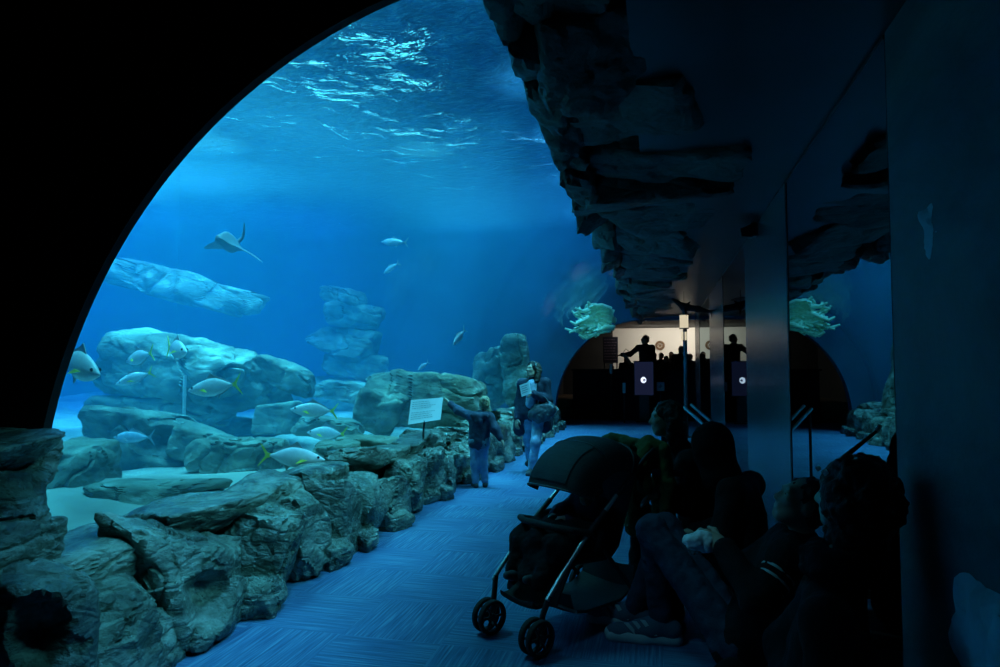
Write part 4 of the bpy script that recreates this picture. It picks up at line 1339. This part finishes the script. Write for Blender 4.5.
# B: big curly hair, back to the mirrors, nearest
def curly(P, R, s):
    L = [('e', P(-.02, 0, .05), (.115 * s, .115 * s, .09 * s), R), ('e', P(-.05, 0, -.06), (.09 * s, .12 * s, .10 * s), R)]
    L += [('e', P(-.03, 0, -.13), (.10 * s, .125 * s, .09 * s), R)]
    rr = random.Random(4)
    for i in range(110):
        a, b = rr.uniform(0, 2 * PI), rr.uniform(-.6, 1)
        q = P(-.04 + .105 * math.sqrt(1 - b * b) * math.cos(a), .125 * math.sqrt(1 - b * b) * math.sin(a), .0 + .125 * b)
        rad = rr.uniform(.015, .028) * s
        L.append(('e', q, (rad, rad, rad)))
    return L
hB = AT(850, 497, 2.6)
J = dict(pel=(.46, 2.42, .17), ch=(.55, 2.50, .52), neck=(.60, 2.52, .74), head=tuple(hB),
         sh=[(.50, 2.32, .69), (.58, 2.68, .69)], el=[(.46, 2.14, .46), (.44, 2.74, .46)], wr=[(.40, 2.24, .36), (.42, 2.44, .34)],
         hip=[(.42, 2.36, .17), (.42, 2.54, .17)], kn=[(.20, 2.34, .38), (.24, 2.56, .38)], an=[(.06, 2.40, .09), (.08, 2.64, .09)])
J['neck'] = tuple(V(J['ch']).lerp(hB, .55))
pB, _ = person('person with big curly dark hair sitting nearest, below the mirror', (.46, 2.42, 0), J, 1.0, .008, dict(top=M['black'], legs=M['black'], hair=M['hair_black']), (-.9, .42, .1),
               hair=curly, foot_dirs=[(-.9, .3, 0), (-.9, .3, 0)], hand=(dict(curl=.7), dict(curl=.7)))
soft('scarf', [(V(J['neck']) + V((.08 * math.cos(a), .08 * math.sin(a), 0.02)), V(J['neck']) + V((.08 * math.cos(a + .7), .08 * math.sin(a + .7), 0.02)), .055, .055) for a in [k * PI / 4 for k in range(8)]], .008, M['black'], pB, .03, noise=(.008, 30))
mb = MB(); e0 = hB + V((-.10, -.12, .10))
for k in range(2): mb.lathe([(0, .012), (.012, 0), (0, -.012)], e0 + V((-.02 * k - .004, .01 * k, .012 * k)), (-1, -.3, .2), 10)
mb.build('hair_clip', M['alu'], pB, True, world=True)
# thin dark stick with a pale tip
a, b = AT(838, 462, 2.62), AT(877, 431, 2.62)
st = thing('stick', 'thin dark stick with a pale tip rising beside the curly hair', 'stick', a)
mb = MB(); mb.tube([a - (b - a) * .4, a, b], [.011, .010, .006], 8); mb.build('rod', M['plastic'], st, True, world=True)
mb = MB(); mb.tube([b, b + (b - a).normalized() * .016 + V((0, 0, .012))], [.009, .007], 8); mb.build('tip', M['white'], st, True, world=True)

# C: profile lit by the tank, behind the pushchair
hC = AT(666, 418, 4.62)
J = dict(pel=(.26, 4.55, .32), ch=(.22, 4.58, .70), neck=(.14, 4.60, 1.0), head=tuple(hC), sh=[(.17, 4.40, .90), (.21, 4.76, .90)], el=[(.14, 4.34, .66), (.12, 4.86, .66)], wr=[(.0, 4.27, .74), (-.06, 4.74, .70)],
         hip=[(.22, 4.45, .32), (.22, 4.66, .32)], kn=[(-.13, 4.63, .50), (-.12, 4.82, .48)], an=[(-.17, 4.66, .09), (-.14, 4.86, .09)])
J['neck'] = tuple(V(J['ch']).lerp(hC, .6))
pC, (cf, cr_, cu) = person('dark-clothed person seen in profile sitting behind the pushchair', (.26, 4.55, 0), J, 1.0, .0085, dict(top=M['black'], legs=M['black'], hair=M['hair_black']), (-.96, -.15, .0), hair=long_hair,
               hand=(dict(d=(-.8, -.1, -.4), n=(0, 0, -1), curl=.35), dict(curl=.5)), foot_dirs=[(-1, 0, 0), (-1, 0, 0)])
soft('rolled_cuff', [(AT(655, 472, 4.22), AT(686, 473, 4.36), .022, .024)], .008, M['dark_denim'], pC, .02, noise=(.003, 25))
# D: hooded person leaning on the mirrors between C and the first pillar
hD = AT(708, 446, 4.25)
J = dict(pel=(.48, 4.0, .25), ch=(.45, 4.1, .62), neck=(.40, 4.18, .86), head=tuple(hD), sh=[(.38, 3.96, .80), (.52, 4.28, .80)], el=[(.30, 3.86, .55), (.42, 4.36, .55)], wr=[(.10, 3.92, .52), (.18, 4.2, .52)],
         hip=[(.42, 3.94, .25), (.44, 4.14, .25)], kn=[(.10, 3.98, .46), (.10, 4.2, .46)], an=[(.05, 3.98, .09), (.05, 4.22, .09)])
J['neck'] = tuple(V(J['ch']).lerp(hD, .6))
pD, _ = person('hooded person in black slumped between the profile and the striped-sleeve sitter', (.48, 4.0, 0), J, 1.0, .0095, dict(top=M['black'], legs=M['black'], hair=M['hair_black'], skin=M['skin']), (-.75, .65, -.35), hair=short_hair,
               hand=(dict(curl=.7), dict(curl=.7)), foot_dirs=[(-1, 0, 0), (-1, 0, 0)])
soft('hood', [('e', hD + V((.025, -.02, .01)), (.125, .125, .14)), (hD + V((.04, -.03, -.06)), V(J['neck']), .11, .12)], .009, M['black'], pD, .05, noise=(.006, 20), cut=[('e', hD + V((-.09, .08, -.02)), (.085, .085, .10))])
# seats below the sitting people
for (x0, x1, y0, y1, zt, lab) in [(.16, .82, 4.36, 4.78, .20, 'low dark bench under the person seen in profile'), (.36, .82, 3.82, 4.27, .12, 'low dark bench under the hooded person')]:
    bn = thing('bench', lab, 'bench', ((x0 + x1) / 2, (y0 + y1) / 2, 0))
    mb = MB(); mb.box((x0, y0, zt - .05), (x1, y1, zt), bev=.008); mb.build('seat', M['bench'], bn, world=True)
    for xx in (x0 + .04, x1 - .04):
        for yy in (y0 + .04, y1 - .04):
            mb = MB(); mb.box((xx - .025, yy - .025, 0), (xx + .025, yy + .025, zt - .05), bev=.003); mb.build('leg', M['bench'], bn, world=True)

# ------------------------------------------------------------------ pushchair
so = V((-.52, 4.0, 0))
fw = V((-.6, -.8, 0)); lf = V((.8, -.6, 0))
Q = lambda a, b, z: so + fw * a + lf * b + V((0, 0, z))
ps = thing('pushchair', 'dark folding pushchair with raised canopy facing the viewer', 'pushchair', so)
W = .225
def wheel(c, r, w):
    mb = MB(); mb.lathe([(r * .80, -w * .5), (r * .95, -w * .5), (r, -w * .3), (r, w * .3), (r * .95, w * .5), (r * .80, w * .5), (r * .78, 0), (r * .80, -w * .5)], c, lf, 28)
    wl = mb.build('wheel', M['rubber'], ps, True, world=True)
    mb = MB(); mb.lathe([(0, w * .35), (r * .2, w * .35), (r * .24, 0), (r * .2, -w * .35), (0, -w * .35)], c, lf, 16)
    for k in range(6):
        a = k * PI / 3
        mb.tube([c, c + (fw * math.cos(a) + V((0, 0, 1)) * math.sin(a)) * r * .8], .008, 6)
    mb.build('hub', M['plastic'], wl, True, world=True)
for s in (1, -1):
    for k in (-.028, .028):
        wheel(Q(.47, s * W * .88 + k, .095), .095, .032)
    wheel(Q(-.34, s * W * 1.05, .12), .12, .035)
for s in (1, -1):
    mb = MB(); mb.tube([Q(.45, s * W * .88, .09), Q(.43, s * W * .9, .20), Q(.40, s * W, .30)], .016, 10); mb.build('fork', M['plastic'], ps, True, world=True)
    mb = MB(); mb.tube([Q(.42, s * W, .28), Q(.30, s * W, .40), Q(.12, s * W, .56)], .0135, 10); mb.build('front_tube', M['alu'], ps, True, world=True)
    mb = MB(); mb.tube([Q(.12, s * W, .56), Q(.04, s * W, .62), Q(-.04, s * W, .68)], .017, 10); mb.build('hinge', M['plastic'], ps, True, world=True)
    mb = MB(); mb.tube([Q(-.02, s * W, .665), Q(-.14, s * W, .76)], .0135, 10); mb.build('side_tube', M['alu'], ps, True, world=True)
    mb = MB(); mb.tube([Q(-.14, s * W, .76), Q(-.42, s * W, .96), Q(-.50, s * W, 1.0)], .0135, 10); mb.build('handle_tube', M['plastic'], ps, True, world=True)
    mb = MB(); mb.tube([Q(.08, s * W, .58), Q(-.34, s * W, .12)], .0135, 10); mb.build('rear_leg', M['plastic'], ps, True, world=True)
mb = MB(); mb.tube([Q(-.50, -W, 1.0), Q(-.53, -W * .6, 1.01), Q(-.53, W * .6, 1.01), Q(-.50, W, 1.0)], .02, 10); mb.build('handle', M['rubber'], ps, True, world=True)
mb = MB(); mb.tube([Q(-.33, -W, .13), Q(-.33, W, .13)], .011, 8); mb.build('axle', M['alu'], ps, True, world=True)
mb = MB(); mb.tube([Q(.20, W, .17), Q(.20, -W, .17)], .008, 8); mb.build('basket_bar', M['alu'], ps, True, world=True)
# seat sling, footrest, basket, bumper
def sheet(name, prof, w0, w1, th, mat):
    mb = MB(); n = len(prof)
    for s, off in ((0, 0), (1, th)):
        for i, (a, z) in enumerate(prof):
            for b in (-1, -.5, 0, .5, 1):
                sag = .02 * (1 - b * b)
                mb.v.append(tuple(Q(a - sag * .6, b * (w0 + (w1 - w0) * i / (n - 1)), z - sag - off)))
    for s in (0, 1):
        for i in range(n - 1):
            for j in range(4):
                k = s * n * 5 + i * 5 + j
                mb.f.append((k, k + 1, k + 6, k + 5))
    m = n * 5
    for i in range(n - 1):
        for j in (0, 4):
            k = i * 5 + j; mb.f.append((k, k + 5, k + 5 + m, k + m))
    for i in (0, n - 1):
        for j in range(4):
            k = i * 5 + j; mb.f.append((k, k + 1, k + 1 + m, k + m))
    return mb.build(name, mat, ps, True, world=True)
sheet('seat', [(-.36, .93), (-.30, .78), (-.24, .62), (-.18, .48), (-.10, .42), (.05, .43), (.17, .44), (.22, .42), (.28, .33), (.33, .24)], W * .92, W * .92, .025, M['stroller_cloth'])
sheet('footrest', [(.30, .26), (.36, .23), (.42, .23), (.44, .25)], W * .7, W * .6, .02, M['rubber'])
sheet('basket', [(-.32, .32), (-.30, .20), (-.20, .15), (.10, .15), (.19, .17), (.22, .26)], W * .9, W * .9, .015, M['stroller_cloth'])
mb = MB(); mb.tube([Q(.10, W, .58), Q(.22, W * .95, .61), Q(.28, W * .5, .62), Q(.28, -W * .5, .62), Q(.22, -W * .95, .61), Q(.10, -W, .58)], .019, 10); mb.build('bumper_bar', M['rubber'], ps, True, world=True)
# canopy: a shell of bows
nA, nB = 26, 22
vs = []; fs = []
cvx, cvz = -.16, .66
for off in (0, .012):
    for i in range(nA):
        t = math.radians(160 - 137 * i / (nA - 1))
        bow = abs(math.sin((i / (nA - 1)) * PI * 3)) * .012
        for j in range(nB):
            u = -1 + 2 * j / (nB - 1)
            su = abs(u) ** 2.6
            R_ = (.42 - off + bow) * (1 - .42 * su)
            vs.append(tuple(Q(cvx + R_ * math.cos(t), (W + .015) * math.sin(u * PI / 2) * (1 - .04 * abs(math.cos(t))), cvz + R_ * math.sin(t) * .98)))
for o_ in (0, 1):
    for i in range(nA - 1):
        for j in range(nB - 1):
            k = o_ * nA * nB + i * nB + j
            fs.append((k, k + 1, k + nB + 1, k + nB))
m = nA * nB
for i in (0, nA - 1):
    for j in range(nB - 1):
        k = i * nB + j; fs.append((k, k + 1, k + 1 + m, k + m))
mb = MB(); mb.v = vs; mb.f = fs
cn = mb.build('canopy', M['stroller_cloth'], ps, True, world=True)
mb = MB()
for ii in (nA - 1, (nA - 1) * 2 // 3, (nA - 1) // 3):
    mb.tube([V(vs[ii * nB + j]) + V((0, 0, .004)) for j in range(nB)], .007, 6)
mb.build('bow', M['plastic'], cn, True, world=True)
mb = MB()
for i in range(nA * 13 // 20, nA * 19 // 20):
    for j in range(6, nB - 7):
        q = [V(vs[a]) + (V(vs[a]) - Q(cvx, 0, cvz)).normalized() * .006 for a in (i * nB + j, i * nB + j + 1, (i + 1) * nB + j + 1, (i + 1) * nB + j)]
        mb.add(q, [(0, 1, 2, 3)])
mb.build('canopy_panel', M['panel_cloth'], cn, True, world=True)['label'] = 'lighter grey panel on the canopy'

# child in the pushchair
J = dict(pel=Q(-.10, 0, .50), ch=Q(-.17, 0, .62), neck=Q(-.17, 0, .70), head=Q(-.13, .02, .77), sh=[Q(-.15, .10, .68), Q(-.15, -.10, .68)], el=[Q(-.03, .14, .62), Q(-.03, -.14, .62)], wr=[Q(.10, .06, .63), Q(.10, -.05, .63)],
         hip=[Q(-.08, .05, .50), Q(-.08, -.05, .50)], kn=[Q(.16, .07, .54), Q(.16, -.07, .53)], an=[Q(.33, .07, .36), Q(.34, -.08, .35)])
J = {k: (tuple(v) if isinstance(v, V) else [tuple(q) for q in v]) for k, v in J.items()}
pk, _ = person('small child sitting under the pushchair canopy', tuple(Q(-.1, 0, .5)), J, .62, .006, dict(top=M['navy'], legs=M['black'], hair=M['hair_brown'], shoe=M['shoe_dark']), (-.5, -.85, -.1), hair=short_hair, hs=.78,
               hand=(dict(curl=.7, n=(0, 0, -1)), dict(curl=.7, n=(0, 0, -1))), foot_dirs=[tuple(fw + V((0, 0, .3))), tuple(fw + V((0, 0, .3)))])
bl = thing('blanket', 'dark blanket covering the legs of the child in the pushchair', 'blanket', Q(.15, 0, .55))
soft('cloth', [(Q(.06, .13, .58), Q(.26, .14, .52), .07, .07), (Q(.06, -.13, .58), Q(.26, -.14, .52), .07, .07), (Q(.06, 0, .60), Q(.26, 0, .54), .07, .07), (Q(.27, .13, .5), Q(.36, .11, .34), .06, .05), (Q(.27, -.13, .5), Q(.36, -.11, .34), .06, .05),
               (Q(.27, 0, .5), Q(.37, 0, .36), .06, .05), (Q(.0, -.19, .58), Q(.02, -.2, .48), .05, .05), (Q(.0, .19, .58), Q(.02, .2, .48), .05, .05)], .008, M['black'], bl, .06, noise=(.016, 12))
# olive coat hung over the handle
oc = thing('coat', 'olive coat draped over the pushchair handle', 'coat', Q(-.5, 0, .95))
soft('coat_body', [(Q(-.53, -.2, 1.02), Q(-.53, .22, 1.02), .04, .045), (Q(-.58, -.18, .98), Q(-.60, -.16, .66), .05, .07), (Q(-.58, 0, .98), Q(-.61, .0, .48), .055, .085), (Q(-.58, .2, .98), Q(-.60, .22, .50), .05, .08),
                   (Q(-.46, .18, .98), Q(-.42, .22, .78), .04, .05)], .008, M['olive'], oc, .06, noise=(.016, 13))
soft('sleeve', [(Q(-.55, .26, 1.0), Q(-.52, .31, .78), .045, .04), (Q(-.52, .31, .78), Q(-.50, .30, .60), .04, .034)], .008, M['olive'], oc, .04, noise=(.008, 18))

# ------------------------------------------------------------------ people in the far room (small, seen against the cream wall)
def far_person(label, px, py_top, y, z0, f, group='visitors in the far room', lean=0., arms=None, k=1.0):
    top = AT(px, py_top, y)
    H = top.z - z0
    s = H / 1.72 * k
    x = top.x
    Z_ = lambda a: z0 + a * H
    J = dict(pel=(x, y, Z_(.53)), ch=(x + lean * .5, y, Z_(.73)), neck=(x + lean * .8, y, Z_(.84)), head=(x + lean, y - .01, Z_(.93)),
             sh=[(x - .18 * s + lean * .7, y, Z_(.80)), (x + .18 * s + lean * .7, y, Z_(.80))], el=[(x - .24 * s, y - .05, Z_(.62)), (x + .24 * s, y - .05, Z_(.62))],
             wr=[(x - .2 * s, y - .2, Z_(.52)), (x + .2 * s, y - .2, Z_(.52))], hip=[(x - .09 * s, y, Z_(.52)), (x + .09 * s, y, Z_(.52))], kn=[(x - .1 * s, y, Z_(.27)), (x + .1 * s, y, Z_(.27))],
             an=[(x - .1 * s, y, Z_(.05)), (x + .1 * s, y, Z_(.05))])
    if arms: J.update(arms(x, y, Z_, s))
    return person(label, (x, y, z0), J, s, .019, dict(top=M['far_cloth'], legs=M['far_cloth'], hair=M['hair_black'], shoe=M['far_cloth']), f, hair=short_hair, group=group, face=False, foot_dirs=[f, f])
reach = lambda x, y, Z_, s: dict(el=[(x - .40 * s, y - .05, Z_(.70)), (x + .22 * s, y - .05, Z_(.62))], wr=[(x - .62 * s, y - .05, Z_(.69)), (x + .1 * s, y - .2, Z_(.6))])
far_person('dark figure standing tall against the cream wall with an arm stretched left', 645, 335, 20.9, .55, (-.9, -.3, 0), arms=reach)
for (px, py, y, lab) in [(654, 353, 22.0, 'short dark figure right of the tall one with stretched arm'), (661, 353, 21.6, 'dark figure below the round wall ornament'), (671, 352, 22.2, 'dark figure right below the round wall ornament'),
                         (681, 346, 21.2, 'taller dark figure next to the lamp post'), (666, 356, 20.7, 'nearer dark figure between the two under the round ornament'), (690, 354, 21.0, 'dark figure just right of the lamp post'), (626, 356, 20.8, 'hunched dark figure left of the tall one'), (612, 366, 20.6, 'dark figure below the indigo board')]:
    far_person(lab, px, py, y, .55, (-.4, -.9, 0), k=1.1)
# pale satchel held by the stretched arm
q = AT(625, 356, 20.75)
sa = thing('bag', 'pale slanted bag at the tall figure\'s outstretched hand', 'bag', q)
mb = MB(); mb.box((-.05, -.04, -.30), (.05, .04, .10), Matrix.Translation(q) @ Matrix.Rotation(-.6, 4, 'Y'), bev=.015); mb.build('pouch', M['white_leather'], sa, True, world=True)
mb = MB(); mb.tube([q + V((-.06, 0, .1)), q + V((.03, 0, .22)), q + V((.14, 0, .12))], .01, 6); mb.build('strap', M['plastic'], sa, True, world=True)
for (px, py, y, lab) in [(611, 369, 19.3, 'small pale upright leaflet holder left of the display'), (624, 388, 18.6, 'small low pale box on the floor by the display')]:
    q = AT(px, py, y)
    t_ = thing('holder', lab, 'holder', (q.x, y, 0))
    mb = MB(); mb.box((q.x - .04, y - .02, q.z - .14), (q.x + .04, y + .02, q.z + .14), bev=.006); mb.build('box', M['white_leather'], t_, True, world=True)
    mb = MB(); mb.tube([(q.x, y, .0 if y < 19.8 else .28), (q.x, y, q.z - .14)], .02, 8); mb.build('post', M['plastic'], t_, True, world=True)
area('room_lamp', (.9, 22.6, 2.85), (.6, 24.0, 2.0), 60, (1, .9, .74), 3.5, .2)
